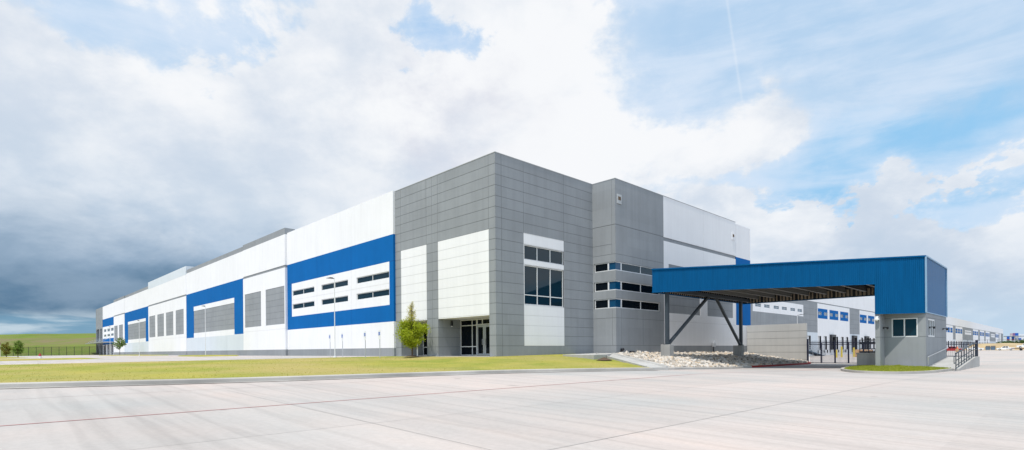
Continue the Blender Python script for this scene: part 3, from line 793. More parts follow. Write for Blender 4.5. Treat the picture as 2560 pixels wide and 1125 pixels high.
# end and rear walls, roof
mb = MB(); mb.quad((XE, DY, -1), (XE, 215.4, -1), (XE, 215.4, 15.5), (XE, DY, 15.5)); mb.quad((XL, 215.4, -1), (XE, 215.4, -1), (XE, 215.4, 15.5), (XL, 215.4, 15.5))
mb.build('wall', GRAY, W)
mb = MB(); mb.poly([(XL + .1, YR + .1, 14.7), (37.1, YR + .1, 14.7), (37.1, SY + .1, 14.7), (63.5, SY + .1, 14.7), (63.5, DY + .1, 14.7), (XE - .1, DY + .1, 14.7), (XE - .1, 215.3, 14.7), (XL + .1, 215.3, 14.7)])
mb.build('roof', ROOFM, W)
# coping
mb = MB(); c = .30
mb.box(XL - .02, XL + c, YR - .02, 41.2, TOP + .002, TOP + .05); mb.box(XL + c, 37.02 + c, YR - .02, YR + c, TOP + .003, TOP + .05)
mb.box(37.0 - .02, 37.0 + c, SY - .02, YR - .03, TOP + .002, TOP + .05); mb.box(37.0 + c, 59.7, SY - .02, SY + c, TOP + .003, TOP + .05)
mb.build('coping', plain('coping_metal', (.42, .43, .44), .5), W)
# blue corner of the far small doors, wall vents near the inner corner
mb = MB(); mb.cyl((35.6 + 2.0, SY - .05, 1.2), (37.6, SY - .05, 1.55), .07); mb.cyl((37.6, SY - .05, 1.55), (37.85, SY - .12, 1.62), .12, .12); mb.build('downspout', BLACK, W)
mb = MB(); mb.box(38.9, 39.5, SY - .12, SY - .005, 1.15, 1.45); mb.build('vent', BLACK, W)

# ================================================================== GUARD HOUSE with canopy
G = thing('gate_canopy', (47.78, 7.26, 0), 'blue ribbed metal entrance canopy reaching from the guard house to the warehouse', 'canopy')
A0 = Vector((47.78, 7.26, 0)); dv = Vector((math.cos(R(119)), math.sin(R(119)), 0))
LEN = 18.72; RX = 56.2; ZT = 8.0; ZB = 6.19; ZG = 4.03
def ribbed(p, q, z0, z1, out, rib=.12, dep=.028):
    """corrugated sheet between p and q"""
    p = Vector(p); q = Vector(q); L = (q - p).length; d = (q - p).normalized(); o = Vector(out).normalized()
    n = max(2, int(L / rib)); mb = MB(); prof = []
    for i in range(n):
        s = L * i / n; w = L / n
        prof += [(s, 0), (s + w * .62, 0), (s + w * .70, dep), (s + w * .92, dep)]
    prof.append((L, 0))
    for (a, da), (b, db) in zip(prof[:-1], prof[1:]):
        P = p + d * a + o * da; Q = p + d * b + o * db
        mb.quad((P.x, P.y, z0), (Q.x, Q.y, z0), (Q.x, Q.y, z1), (P.x, P.y, z1))
    return mb
no = Vector((-dv.y, dv.x, 0))
if no.x > 0: no = -no
BX = 3.13
pL = A0 + dv * LEN; pB = A0 + dv * BX
a = ribbed(A0, pB, ZG, ZT, no); b_ = ribbed(pB, pL, ZB, ZT, no)
for q in (b_,):
    o = len(a.v); a.v += q.v; a.f += [tuple(k + o for k in f) for f in q.f]; a.m += q.m
a.build('front_panel', MBLUE, G)
a = ribbed((A0.x, A0.y, 0), (56.72, A0.y, 0), ZG, ZT, (0, -1, 0), .3, .006); a.build('side_panel', MBLUES, G)
a = ribbed((pL.x, pL.y, 0), (RX, pL.y, 0), ZB, ZT, (0, 1, 0)); a.build('side_panel', MBLUE, G)
a = ribbed((56.72, A0.y, 0), (56.5, 10.0, 0), ZG, ZT, (1, 0, 0)); q = ribbed((56.5, 10.0, 0), (RX, pL.y, 0), ZB, ZT, (1, 0, 0))
o = len(a.v); a.v += q.v; a.f += [tuple(k + o for k in f) for f in q.f]; a.m += q.m
a.build('rear_panel', MBLUE, G)
# cheek where the deep box meets the thin roof, and the soffit under the box
mb = MB(); mb.quad((pB.x, pB.y, ZG), (56.5, pB.y, ZG), (56.5, pB.y, ZB + .4), (pB.x, pB.y, ZB + .4)); mb.build('side_panel', MBLUE, G)
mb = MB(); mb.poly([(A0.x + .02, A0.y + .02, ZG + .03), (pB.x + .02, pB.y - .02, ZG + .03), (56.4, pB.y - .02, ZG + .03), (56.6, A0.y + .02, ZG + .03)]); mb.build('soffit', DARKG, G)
# trims
mb = MB()
t = .10
def tr(p, q, z): mb.bar((p[0] + no.x * .03, p[1] + no.y * .03, z), (q[0] + no.x * .03, q[1] + no.y * .03, z), t, t)
m2 = mb; mb = MB(); tr(A0, pL, ZT + .03); mb.build('coping', MBLUE, G); mb = m2
mb.bar((A0.x - .02, A0.y - .03, ZT + .03), (56.74, A0.y - .03, ZT + .03), t, t); mb.bar((A0.x - .03, A0.y - .03, ZG), (A0.x - .03, A0.y - .03, ZT), .10, .10)
mb.bar((56.74, A0.y - .03, ZG), (56.74, A0.y - .03, ZT), .08, .08); mb.bar((A0.x, A0.y - .035, ZG + .02), (56.7, A0.y - .035, ZG + .02), .06, .06)
mb.build('trim', TRIM, G); mb = MB(); mb.bar((pL.x, pL.y, ZT + .03), (RX, pL.y, ZT + .03), t, t); mb.build('coping', MBLUE, G)
mb = MB(); mb.bar((pL.x + no.x * .02, pL.y + no.y * .02, ZB), (pB.x + no.x * .02, pB.y + no.y * .02, ZB), .09, .06); mb.bar((pL.x, pL.y, ZB), (RX, pL.y, ZB), .09, .06); mb.bar((RX, pL.y, ZB), (56.5, 10, ZB), .12, .08)
mb.bar((pB.x + no.x * .02, pB.y + no.y * .02, ZG), (A0.x + no.x * .02, A0.y + no.y * .02, ZG), .09, .06)
mb.build('bottom_trim', MBLUE, G)
# roof deck
mb = MB(); mb.prism([(A0.x, A0.y), (pL.x, pL.y), (RX, pL.y), (56.72, A0.y)], lambda a, b, t: (a + (.06 if a < 50 else -.06), b + (.06 if b < 10 else -.06), t), 7.1, 7.2)
mb.build('roof', DECK, G)
# joists along X, and girders
mb = MB()
def frontx(y): return A0.x + dv.x * (y - A0.y) / dv.y
for y in np.arange(11.2, 23.4, 1.53):
    mb.box(frontx(y) + .25, 55.6, y - .05, y + .05, 6.55, 7.09)
    mb.box(frontx(y) + .25, 55.6, y - .11, y + .11, 6.50, 6.549)
mb.build('joist', JOIST, G)
mb = MB(); w_ = .16
g0 = pL + Vector((.35, -.3, 0)); g1 = pB + Vector((.4, .2, 0))
mb.bar((g0.x, g0.y, 6.36), (g1.x, g1.y, 6.36), .22, .25); mb.bar((55.4, pL.y - .5, 6.95), (55.7, 10.1, 6.95), .22, .28)
mb.bar((pL.x + 1.0, 22.85, 6.4), (55.6, 22.85, 6.4), .26, .3)
mb.build('girder', STEEL, G)
# inside face of the rear and end panels: tan backing between dark studs
mb = MB()
def lerp(p, q, t): return (p[0] + (q[0] - p[0]) * t, p[1] + (q[1] - p[1]) * t)
P1, P2 = (RX - .10, pL.y - .1), (56.36, 10.05)
mb.quad((*P1, ZB + .05), (*P2, ZB + .05), (*P2, 7.08), (*P1, 7.08), 0)
mb.quad((pL.x + .35, pL.y - .08, ZB + .05), (RX - .1, pL.y - .08, ZB + .05), (RX - .1, pL.y - .08, 7.08), (pL.x + .35, pL.y - .08, 7.08), 0)
for k in range(42):
    t_ = (k + .5) / 42; x, y = lerp(P1, P2, t_); s_ = .10 if k % 5 else .22
    mb.box(x - .09, x - .01, y - s_ / 2, y + s_ / 2, ZB + .03, 7.07, 1)
for k in range(46):
    x = pL.x + .6 + (RX - pL.x - .9) * k / 45; mb.box(x - .06, x + .06, pL.y - .17, pL.y - .09, ZB + .03, 7.07, 1)
mb.build('inner_frame', [TAN, BLACK], G)
# columns, braces, piers
def column(cx, cy, z0):
    mb = MB(); mb.box(cx - .13, cx + .13, cy - .13, cy + .13, z0 + .03, 6.3); mb.box(cx - .22, cx + .22, cy - .22, cy + .22, z0, z0 + .03)
    for sx in (-1, 1):
        for sy in (-1, 1): mb.cyl((cx + sx * .18, cy + sy * .18, z0 + .03), (cx + sx * .18, cy + sy * .18, z0 + .10), .022, n=6)
    mb.build('column', STEEL, G)
column(39.62, 22.85, 1.97); column(54.2, 23.1, 1.9)
for (a, b) in (((39.85, 22.85, 2.05), (46.9, 22.85, 6.35)), ((53.95, 23.1, 2.0), (48.3, 22.9, 6.35))):
    mb = MB(); mb.bar(a, b, .20, .20); mb.build('brace', STEEL, G)
for (x, y, zt) in ((39.4, 22.5, 1.97), (53.65, 22.85, 1.9)):
    mb = MB(); s1, s2 = .62, .82
    i0 = .02
    mb.hexa([(x, y, .3), (x + s1, y, .3), (x + s1, y + s2, .3), (x, y + s2, .3), (x + .0, y, zt - .02), (x + s1, y, zt - .02), (x + s1, y + s2, zt - .02), (x, y + s2, zt - .02)])
    mb.hexa([(x, y, zt - .02), (x + s1, y, zt - .02), (x + s1, y + s2, zt - .02), (x, y + s2, zt - .02), (x + i0, y + i0, zt), (x + s1 - i0, y + i0, zt), (x + s1 - i0, y + s2 - i0, zt), (x + i0, y + s2 - i0, zt)])
    mb.build('pier', PIERC, G)

# ---- the guard house itself
H = thing('guard_house', (47.78, 7.26, .1), 'small gray concrete guard house under the deep end of the blue canopy', 'guard house')
r = [hj(2.34, 7.26, 9.95), hj(3.72, 7.26, 9.95), (7.73, 9.29, 2.33, 3.70, HOLE, 0)]
HP, HU, HN = (47.78, 0, 0), (0, 1, 0), (-1, 0, 0)
facade('wall', HP, HU, HN, (7.26, 9.95, -.2, ZG + .02), mats, gr, r, H, seam=SEAM)
r = [hj(2.34, 47.78, 56.6), hj(3.72, 47.78, 56.6), (48.66, 51.3, 2.34, 3.64, HOLE, 0)]
facade('wall', (0, 7.26, 0), (1, 0, 0), (0, -1, 0), (47.78, 56.6, -.2, ZG + .02), mats, gr, r, H, seam=SEAM)
mb = MB(); mb.box(47.79, 56.6, 9.72, 9.9, -.2, ZG + .02); mb.quad((56.58, 7.27, -.2), (56.58, 9.9, -.2), (56.58, 9.9, 4.0), (56.58, 7.27, 4.0)); mb.build('wall', GRAY, H)
mb = MB(); mb.box(46.42, 47.775, 9.72, 10.02, -.2, ZG + .02); mb.box(46.41, 46.419, 9.72, 10.02, 2.325, 2.355, 1); mb.box(46.42, 47.77, 9.711, 9.719, 2.325, 2.355, 1)
mb.build('fin_wall', [GRAY, SEAMG], H)
HGL = glass('teal_window_glass', (.003, .028, .045), 1.4, .03, .25)
window(HP, HU, HN, 7.73, 9.29, 2.33, 3.70, .06, [8.52], [], H, HGL, .075)
window((0, 7.26, 0), (1, 0, 0), (0, -1, 0), 48.66, 51.3, 2.34, 3.64, .06, [49.5, 50.4], [], H, GLASS, .10)
for (x, y, z, dx, dy) in ((47.2, 9.70, 3.0, 0, -1), (48.95, 7.24, 2.99, 0, -1), (54.7, 7.24, 3.0, 0, -1)):
    mb = MB(); mb.box(x - .05, x + .05, y - .06, y, z - .05, z + .08); mb.bar((x, y - .05, z + .05), (x, y - .26, z + .04), .05); mb.cyl((x, y - .26, z + .07), (x, y - .30, z - .08), .09, .06, 10)
    mb.build('wall_lamp', BLACK, H)
mb = MB(); mb.box(46.30, 46.40, 9.80, 9.98, 3.62, 3.86); mb.cyl((46.28, 9.9, 3.66), (46.28, 9.9, 3.60), .16, .17, 14); mb.cyl((46.28, 9.9, 3.60), (46.28, 9.9, 3.50), .11, .06, 12); mb.build('camera_dome', WHITEP, H)
mb = MB(); mb.box(47.9, 56.5, 7.4, 9.7, 3.9, 3.98); mb.build('roof', ROOFM, H)
# ---- retaining wall and railing beside the gate opening
mb = MB(); mb.box(50.0, 50.25, 9.93, 12.06, -.3, 1.08); mb.box(50.25, 57, 11.86, 12.06, -.3, 1.08); mb.box(49.96, 50.29, 9.93, 12.10, 1.08, 1.18); mb.box(50.29, 57, 11.82, 12.10, 1.08, 1.18)
rw = tag(mb.build('retaining_wall', RETC), 'low gray concrete retaining wall left of the guard house with a flat cap', 'wall')
RL = thing('guard_railing', (50.1, 11.9, 1.18), 'dark horizontal bar railing on the low concrete wall beside the guard house', 'railing')
mb = MB()
for z in (2.2, 2.0, 1.93, 1.5): mb.bar((50.12, 10.05, z), (50.12, 11.88, z), .05 if z != 1.93 else .08)
mb.bar((50.12, 10.05, 1.25), (50.12, 11.9, 1.25), .06, .12)
for z in (2.2, 1.93, 1.5, 1.25): mb.bar((50.12, 11.9, z), (56.5, 11.96, z), .05)
mb.build('rail', NAVY, RL)
for y in (11.88, 11.25, 10.62, 10.05):
    mb = MB(); mb.bar((50.12, y, 1.18), (50.12, y, 2.22), .055); mb.build('post', NAVY, RL)

# ---- gate wall
mb = MB(); zz = [-.3, .40, 1.17, 1.92, 2.69, 3.45, 4.215]
for a, b in zip(zz[:-1], zz[1:]): mb.box(62.5, 62.75, 19.68, 25.94, a, b - .03, 0)
for b in zz[1:-1]: mb.box(62.52, 62.73, 19.70, 25.94, b - .03, b, 1)
mb.box(62.51, 62.74, 19.69, 25.94, 4.185, 4.215, 0)
GW = plain('gate_wall_paint', (.50, .495, .47), .8)
tag(mb.build('screen_wall', [paint('screen_wall_paint', (.50, .495, .475), .8, .08, .06), SEAMG]), 'light gray concrete screen wall with level joints between the warehouse and the gate', 'wall')

# ---- sliding gate and post (X = 62.6)
GT = thing('sliding_gate', (62.95, 16.5, -.05), 'black steel picket sliding gate across the truck entrance', 'gate')
gx = 62.95
mb = MB()
for z, s_ in ((2.13, .07), (1.95, .07), (.02, .08)): mb.bar((gx, 11.0, z), (gx, 19.55, z), .06, s_)
mb.build('rail', NAVY, GT)
for y in (18.4, 17.13, 15.9, 14.6, 13.3, 12.0):
    mb = MB(); mb.bar((gx, y, .0), (gx, y, 2.14), .09, .12); mb.build('post', NAVY, GT)
mb = MB()
for k in range(int(8.4 / .105)):
    y = 19.45 - .105 * k; mb.box(gx - .013, gx + .013, y - .013, y + .013, .0, 2.36)
mb.build('pickets', NAVY, GT)
for y in (19.3, 17.1, 13.0):
    mb = MB(); mb.cyl((gx - .06, y, -.02), (gx + .06, y, -.02), .10, n=14); mb.box(gx - .08, gx + .08, y - .14, y + .14, .0, .07); mb.build('roller', BLACK, GT)
mb = MB(); mb.box(62.3, 62.45, 19.45, 19.6, -.1, 2.5); mb.box(62.29, 62.46, 19.44, 19.61, 2.5, 2.54); tag(mb.build('gate_post', NAVY), 'tall black square post at the end of the screen wall holding the gate', 'post')

# ================================================================== ramp at the right of the guard house
mb = MB()
mb.prism([(47.6, .12), (56.4, .75), (60.5, .75), (60.5, -.2), (47.6, -.2)], lambda a, b, t: (a, t, b), 5.62, 7.24)
tag(mb.build('ramp_path', CONC), kind='structure')
mb = MB()
mb.prism([(46.4, .13), (55.3, .80), (57.75, .80), (57.75, -.2), (46.4, -.2)], lambda a, b, t: (a, t, b), 5.30, 5.60)
tag(mb.build('ramp_wall', CONC), 'sloping pale concrete cheek wall along the ramp right of the guard house', 'wall')
HR = thing('ramp_railing', (46.3, 5.5, .1), 'dark stepped handrail with posts on the cheek wall of the ramp', 'railing')
def rz(x): return .14 + (min(x, 55.3) - 46.4) * .0755
mb = MB()
def rl(x0, x1, h, w=.045): mb.bar((x0, 5.45, rz(x0) + h), (x1, 5.45, rz(x1) + h), w)
rl(46.3, 55.3, 1.02, .07); rl(55.3, 57.5, 1.06, .06); rl(46.3, 55.3, .55); rl(46.3, 55.3, .22); rl(55.3, 57.5, .55)
mb.bar((46.3, 5.45, 1.0), (45.5, 5.45, .93), .04); mb.bar((45.5, 5.45, .93), (45.5, 5.45, .5), .04); mb.bar((45.5, 5.45, .5), (46.3, 5.45, .55), .04)
mb.build('rail', STEEL, HR)
for x in (46.3, 47.6, 48.9, 50.2, 51.5, 52.8, 54.1, 55.4, 56.5, 57.5):
    mb = MB(); mb.bar((x, 5.45, rz(x) - .02), (x, 5.45, rz(x) + 1.02), .05); mb.build('post', STEEL, HR)
mb = MB(); mb.bar((47.9, 7.14, .92), (56.4, 7.14, 1.52), .055); mb.bar((47.9, 7.14, .92), (47.75, 7.14, .86), .055); mb.bar((47.75, 7.14, .88), (47.82, 7.14, .35), .045)
for x in (49.5, 52.5, 55.5): z = .92 + (x - 47.9) * .0706; mb.bar((x, 7.14, z), (x, 7.25, z - .05), .03)
tag(mb.build('wall_handrail', SILV), 'sloping gray handrail fixed along the side wall of the guard house', 'handrail')
FN = thing('picket_fence', (59.0, 6.5, .75), 'black steel picket fence closing the top of the ramp behind the railing', 'fence')
mb = MB()
fa, fb = (58.6, 8.6), (60.2, 5.72)
for z in (1.93, 1.80, .80): mb.bar((*fa, z), (*fb, z), .05, .06)
mb.build('rail', NAVY, FN)
mb = MB()
for k in range(23):
    x, y = lerp(fa, fb, (k + .3) / 23); mb.box(x - .012, x + .012, y - .012, y + .012, .76, 2.10)
mb.build('pickets', NAVY, FN)
mb = MB(); mb.box(60.12, 60.28, 5.62, 5.78, .7, 2.15); mb.build('post', NAVY, FN)

# ================================================================== vehicles
def pickup(label, paintmat, group='pickup trucks parked in the yard'):
    t = local('pickup_truck', label, 'pickup truck', group)
    # side profile along +Y (front), z up
    def arch(c, r=.42, n=7): return [(c + r * math.cos(a), .38 + r * math.sin(a)) for a in [PI * k / (n - 1) for k in range(n)]]
    low = [(-2.9, .45)] + [(p[0], p[1]) for p in arch(-1.75)[::-1]] + [(p[0], p[1]) for p in arch(1.85)[::-1]] + [(2.85, .42), (2.9, .75), (2.82, 1.08), (1.35, 1.16), (-2.88, 1.12)]
    mb = MB(); mb.prism(low, lambda a, b, s: (s, a, b), -.95, .95); mb.build('body', paintmat, t)
    mb = MB()
    base = [(1.45, 1.15), (.65, 1.82), (-.95, 1.86), (-1.15, 1.12)]
    i = len(mb.v); n = 4
    for s in (-1, 1):
        for (a, b) in base: mb.v.append(((.90 if b < 1.3 else .74) * s, a, b))
    mb.f += [(0, 1, 2, 3), (7, 6, 5, 4), (0, 4, 5, 1), (1, 5, 6, 2), (2, 6, 7, 3), (3, 7, 4, 0)]; mb.m += [0] * 6
    co = mb.build('cab', paintmat, t)
    mb = MB()
    for s in (-1, 1):
        mb.quad((s * .905, 1.18, 1.2), (s * .765, .60, 1.74), (s * .765, -.05, 1.76), (s * .905, -.05, 1.2)); mb.quad((s * .905, -.15, 1.2), (s * .765, -.15, 1.76), (s * .765, -.82, 1.76), (s * .905, -.95, 1.2))
    mb.quad((-.78, 1.44, 1.19), (.78, 1.44, 1.19), (.66, .72, 1.79), (-.66, .72, 1.79)); mb.build('glass', GLASSD, co)
    mb = MB(); mb.box(-.92, -.82, -2.85, -1.2, 1.12, 1.22); mb.box(.82, .92, -2.85, -1.2, 1.12, 1.22); mb.box(-.82, .82, -2.88, -2.80, 1.12, 1.2); mb.build('bed_rail', paintmat, t)
    for (sx, y) in ((-.86, -1.75), (.86, -1.75), (-.86, 1.85), (.86, 1.85)):
        mb = MB(); mb.cyl((sx - .12, y, .38), (sx + .12, y, .38), .38, n=18); w = mb.build('wheel', RUBBER, t)
        m2 = MB(); e = .125 * (1 if sx > 0 else -1); m2.cyl((sx + e * .6, y, .38), (sx + e * 1.05, y, .38), .22, n=14); m2.build('rim', SILV, w)
    for sx in (-.7, .7):
        mb = MB(); mb.box(sx - .18, sx + .18, 2.84, 2.92, .82, 1.0); mb.build('headlight', ALU, t)
    mb = MB(); mb.box(-.94, .94, 2.86, 3.0, .42, .62); mb.box(-.94, .94, -3.02, -2.9, .45, .65); mb.build('bumper', SILV, t)
    return t
p1 = pickup('white pickup truck parked side-on in the open at the far right of the yard', WHITEP)
p1.location = (317.5, 20.6, -.15); p1.rotation_euler = (0, 0, R(4))
p2 = copy_tree(p1); p2['label'] = 'white pickup truck parked behind the black fence with its nose toward the dumpsters'
p2.location = (322, 31.0, -.15); p2.rotation_euler = (0, 0, R(184))
p3 = copy_tree(p1); p3['label'] = 'white truck standing on the low dark flatbed trailer at the right edge'
p3.location = (300, 13.2, .85); p3.rotation_euler = (0, 0, R(5))
p4 = pickup('red pickup truck parked behind the ramp railing beside the guard house', REDP)
p4.location = (234, 28.4, -.15); p4.rotation_euler = (0, 0, R(184))
TRL = thing('flatbed_trailer', (300, 13.2, -.15), 'low dark flatbed trailer carrying a white truck at the right edge of the yard', 'trailer')
mb = MB(); mb.box(298.8, 301.2, 8.5, 17.6, .55, .84); mb.bar((300, 17.6, .6), (300, 19.2, .5), .15); mb.build('deck', plain('dark_red_deck', (.08, .03, .03), .6), TRL)
for y in (10.5, 11.5, 14.8):
    for x in (298.7, 301.3):
        mb = MB(); mb.cyl((x - .14, y, .27), (x + .14, y, .27), .42, n=14); mb.build('wheel', RUBBER, TRL)
# dumpsters, heap and box
for i, (y, lb) in enumerate(((27.4, 'blue-gray steel dumpster, the left one of the two behind the white pickup'), (25.6, 'blue-gray steel dumpster, the right one of the two, next to the tan crate'))):
    D = thing('dumpster', (330, y, -.15), lb, 'dumpster', 'dumpsters in the yard')
    mb = MB(); mb.hexa([(329.2, y - .75, .0), (330.8, y - .75, .0), (330.8, y + .75, .0), (329.2, y + .75, .0), (329.0, y - .82, 1.35), (331, y - .82, 1.35), (331, y + .82, 1.35), (329.0, y + .82, 1.35)]); mb.box(328.95, 331.05, y - .86, y + .86, 1.2, 1.28); mb.build('bin', BINBLUE, D)
    mb = MB(); mb.prism([(329.0, 1.36), (331.0, 1.36), (330.6, 1.75), (329.8, 1.9), (329.2, 1.6)], lambda a, b, t: (a, t, b), y - .8, y + .7); mb.build('lid', BLACK, D)
mb = MB(); mb.box(330, 332, 22.6, 24.6, -.15, 1.15); mb.box(329.96, 332.04, 22.56, 24.64, .9, .98); tag(mb.build('crate', plain('tan_crate_wood', (.5, .36, .14), .8)), 'tan crate standing on the yard between the dumpsters and the white pickup', 'crate')
mb = MB(); mb.cyl((228.5, 26.5, 1.0), (228.5, 26.5, 1.75), .28, .05, 12); mb.box(228.2, 228.8, 26.2, 26.8, .95, 1.0)
tag(mb.build('traffic_cone', ORANGE), 'orange traffic cone standing up behind the red pickup bed', 'cone')
mb = MB(); mb.box(228.1, 228.9, 26.1, 26.9, -.15, .949); tag(mb.build('pallet_stack', CARD), 'stack of tan pallets under the orange traffic cone', 'pallets')

# ================================================================== things seen through the gate
def bollard(x, y, h, label):
    mb = MB(); mb.cyl((x, y, -.1), (x, y, h), .14, n=12); mb.cyl((x, y, h), (x, y, h + .06), .14, .05, n=12); return tag(mb.build('bollard', YELLOW), label, 'bollard', 'yellow bollards behind the gate')
bollard(100.5, 27.1, 1.2, 'shorter yellow steel bollard seen through the middle of the gate')
bollard(104.0, 27.3, 1.75, 'taller yellow steel bollard right of the shorter one behind the gate')
bollard(108.5, 26.6, 1.55, 'pale yellow bollard farthest right behind the gate')
ST = thing('loading_stair', (112, 37, -.1), 'gray metal stair and ramp with railings against the dock wall behind the gate', 'stair')
mb = MB()
for k in range(7): mb.box(108.3 + .32 * k, 108.6 + .32 * k, 36.4, 37.9, -.1 + .18 * (k + 1) - .05, -.1 + .18 * (k + 1))
mb.box(110.6, 116.6, 36.4, 39.8, 1.12, 1.2); mb.build('platform', JOIST, ST)
mb = MB(); mb.prism([(116.6, 1.2), (127, .0), (127, -.12), (116.6, 1.05)], lambda a, b, t: (a, t, b), 36.4, 38.2); mb.build('ramp', BINBLUE, ST)
mb = MB()
for h in (1.0, .6, .25):
    mb.bar((110.6, 36.4, 1.2 + h), (116.6, 36.4, 1.2 + h), .07); mb.bar((116.6, 36.4, 1.2 + h), (127, 36.4, h), .07); mb.bar((108.3, 36.4, h), (110.6, 36.4, 1.2 + h), .07)
for x in (108.3, 110.6, 112.6, 114.6, 116.6): mb.bar((x, 36.4, 0 if x < 110 else 0), (x, 36.4, 2.2 if x > 110 else 1.0), .07)
for x in (119.2, 121.8, 124.4, 127): mb.bar((x, 36.4, 0), (x, 36.4, 1.2 * (127 - x) / 10.4 + 1.0), .07)
mb.build('railing', SILV, ST)
mb = MB(); mb.cyl((92.5, 33.5, -.1), (92.5, 33.5, .5), .12, n=10); mb.cyl((92.5, 33.5, .5), (92.5, 33.5, .78), .17, .08, n=10); mb.cyl((92.2, 33.5, .45), (92.8, 33.5, .45), .07, n=8)
tag(mb.build('fire_hydrant', REDP), 'small red hydrant seen through the left end of the gate', 'hydrant')
mb = MB(); mb.cyl((96, 34.5, -.1), (96, 34.5, 2.6), .08, n=8); mb.box(95.8, 96.2, 34.4, 34.6, 2.6, 2.9); tag(mb.build('yard_light_post', STEEL), 'thin gray post with a box on top behind the left end of the gate', 'post')
mb = MB(); mb.box(117.6, 118.6, 39.6, 39.96, 1.2, 3.4); tag(mb.build('utility_cabinet', BINBLUE), 'tall blue-gray cabinet on the dock wall above the stair', 'cabinet')
k_ = 0
for (x, y, z0, z1) in ((110.0, 25.2, -.1, 1.25), (112.2, 25.0, -.1, 1.2)):
    mb = MB(); mb.box(x, x + 1.7, y, y + 1.6, z0 + .12, z1); mb.box(x, x + 1.7, y, y + 1.6, z0, z0 + .05); mb.box(x + .1, x + .3, y, y + 1.6, z0 + .05, z0 + .12); mb.box(x + 1.4, x + 1.6, y, y + 1.6, z0 + .05, z0 + .12)
    tag(mb.build('boxed_pallet', CARD), ['tan cardboard pallet box seen left through the railing on the low wall', 'tan cardboard pallet box right of its twin, seen through the railing'][k_], 'pallet box', 'pallet boxes in the yard'); k_ += 1

# electric box on the white wall under the canopy
mb = MB(); mb.cyl((54.0, 25.85, .9), (54.0, 25.85, 1.8), .05, n=8); EB = tag(mb.build('utility_post', BLACK), 'pale electric box on a thin dark post before the white wall under the canopy', 'electric box')
mb = MB(); mb.box(53.75, 54.25, 25.72, 25.90, 1.8, 2.2); mb.cyl((54.0, 25.8, 2.2), (54.0, 25.8, 2.42), .16, .1, n=10); mb.build('box', SILV, EB)

# ================================================================== parking signs and lamps at the left facade
def sign(x, y, label, plain_=False):
    S = thing('parking_sign', (x, y, 1.15), label, 'sign', 'accessible parking signs by the warehouse')
    mb = MB(); mb.cyl((x, y, 1.1), (x, y, 3.22), .03, n=8); mb.build('post', SILV, S)
    mb = MB(); mb.box(x - .045, x - .032, y - .16, y + .16, 2.72, 3.2); pl = mb.build('plate', WHITEP, S)
    mb = MB(); mb.box(x - .049, x - .0455, y - .12, y + .12, 2.82, 3.08); ic = mb.build('symbol_panel', SIGNB, S)
    mb = MB(); a = x - .053
    mb.cyl((a, y + .02, 3.04), (a + .003, y + .02, 3.04), .018, n=10); mb.bar((a, y + .02, 3.02), (a, y + .01, 2.95), .015); mb.bar((a, y + .01, 2.95), (a, y - .04, 2.945), .015); mb.bar((a, y - .04, 2.945), (a, y - .065, 2.88), .015)
    for k in range(9):
        t0 = PI * .55 + PI * 1.25 * k / 9; t1 = PI * .55 + PI * 1.25 * (k + 1) / 9
        mb.bar((a, y + .02 + .05 * math.cos(t0) * -1, 2.91 + .05 * math.sin(t0)), (a, y + .02 + .05 * math.cos(t1) * -1, 2.91 + .05 * math.sin(t1)), .012)
    mb.build('wheelchair_symbol', WHITEP, S)
    mb = MB(); mb.box(x - .045, x - .032, y - .15, y + .15, 2.52, 2.68); mb.build('lower_plate', WHITEP, S)
sign(21.7, 36.9, 'blue and white accessible parking sign nearest the small green tree')
sign(22.0, 39.65, 'blue and white accessible parking sign, second from the small green tree')
sign(22.35, 44.2, 'blue and white accessible parking sign, third from the small green tree')
sign(22.6, 47.1, 'blue and white accessible parking sign farthest from the small green tree')
mb = MB(); mb.cyl((24.6, 36.15, 1.1), (24.6, 36.15, 2.35), .055, n=12); mb.cyl((24.6, 36.15, 2.35), (24.6, 36.15, 2.38), .07, n=12)
tag(mb.build('white_post', WHITEP), 'plain white post right behind the trunk of the bright green tree', 'post')
def lamp(x, y, label, z=7.75, base=1.1, arm=(0, 1)):
    L = thing('parking_lot_lamp', (x, y, base), label, 'street lamp', 'parking lot lamps')
    mb = MB(); mb.cyl((x, y, base), (x, y, z), .038, .03, n=10); mb.cyl((x, y, base), (x, y, base + .12), .12, n=12); mb.build('pole', plain('lamp_pole_gray', (.75, .76, .77), .5), L)
    mb = MB(); ax, ay = arm; mb.bar((x, y, z - .05), (x + ax * .6, y + ay * .6, z + .04), .07); mb.hexa([(x + ax * .5 - .14 * ay, y + ay * .5 - .14 * ax, z), (x + ax * .5 + .14 * ay, y + ay * .5 + .14 * ax, z), (x + ax * 1.25 + .14 * ay, y + ay * 1.25 + .14 * ax, z + .08), (x + ax * 1.25 - .14 * ay, y + ay * 1.25 - .14 * ax, z + .08)] + [(x + ax * .5 - .12 * ay, y + ay * .5 - .12 * ax, z + .1), (x + ax * .5 + .12 * ay, y + ay * .5 + .12 * ax, z + .1), (x + ax * 1.25 + .1 * ay, y + ay * 1.25 + .1 * ax, z + .12), (x + ax * 1.25 - .1 * ay, y + ay * 1.25 - .1 * ax, z + .12)])
    mb.build('lamp_head', BLACK, L)
lamp(21, 42.9, 'gray parking lot lamp before the windows of the nearest blue frame')
lamp(21, 79.9, 'gray parking lot lamp before the second blue frame with gray panels')
lamp(21, 122.7, 'gray parking lot lamp before the third blue frame')
lamp(21, 156, 'gray parking lot lamp farthest along the facade, near its far windows')
lamp(106.3, 35, 'gray yard lamp before the white window band on the dock wall', 7.6, -.1, (0, -1))

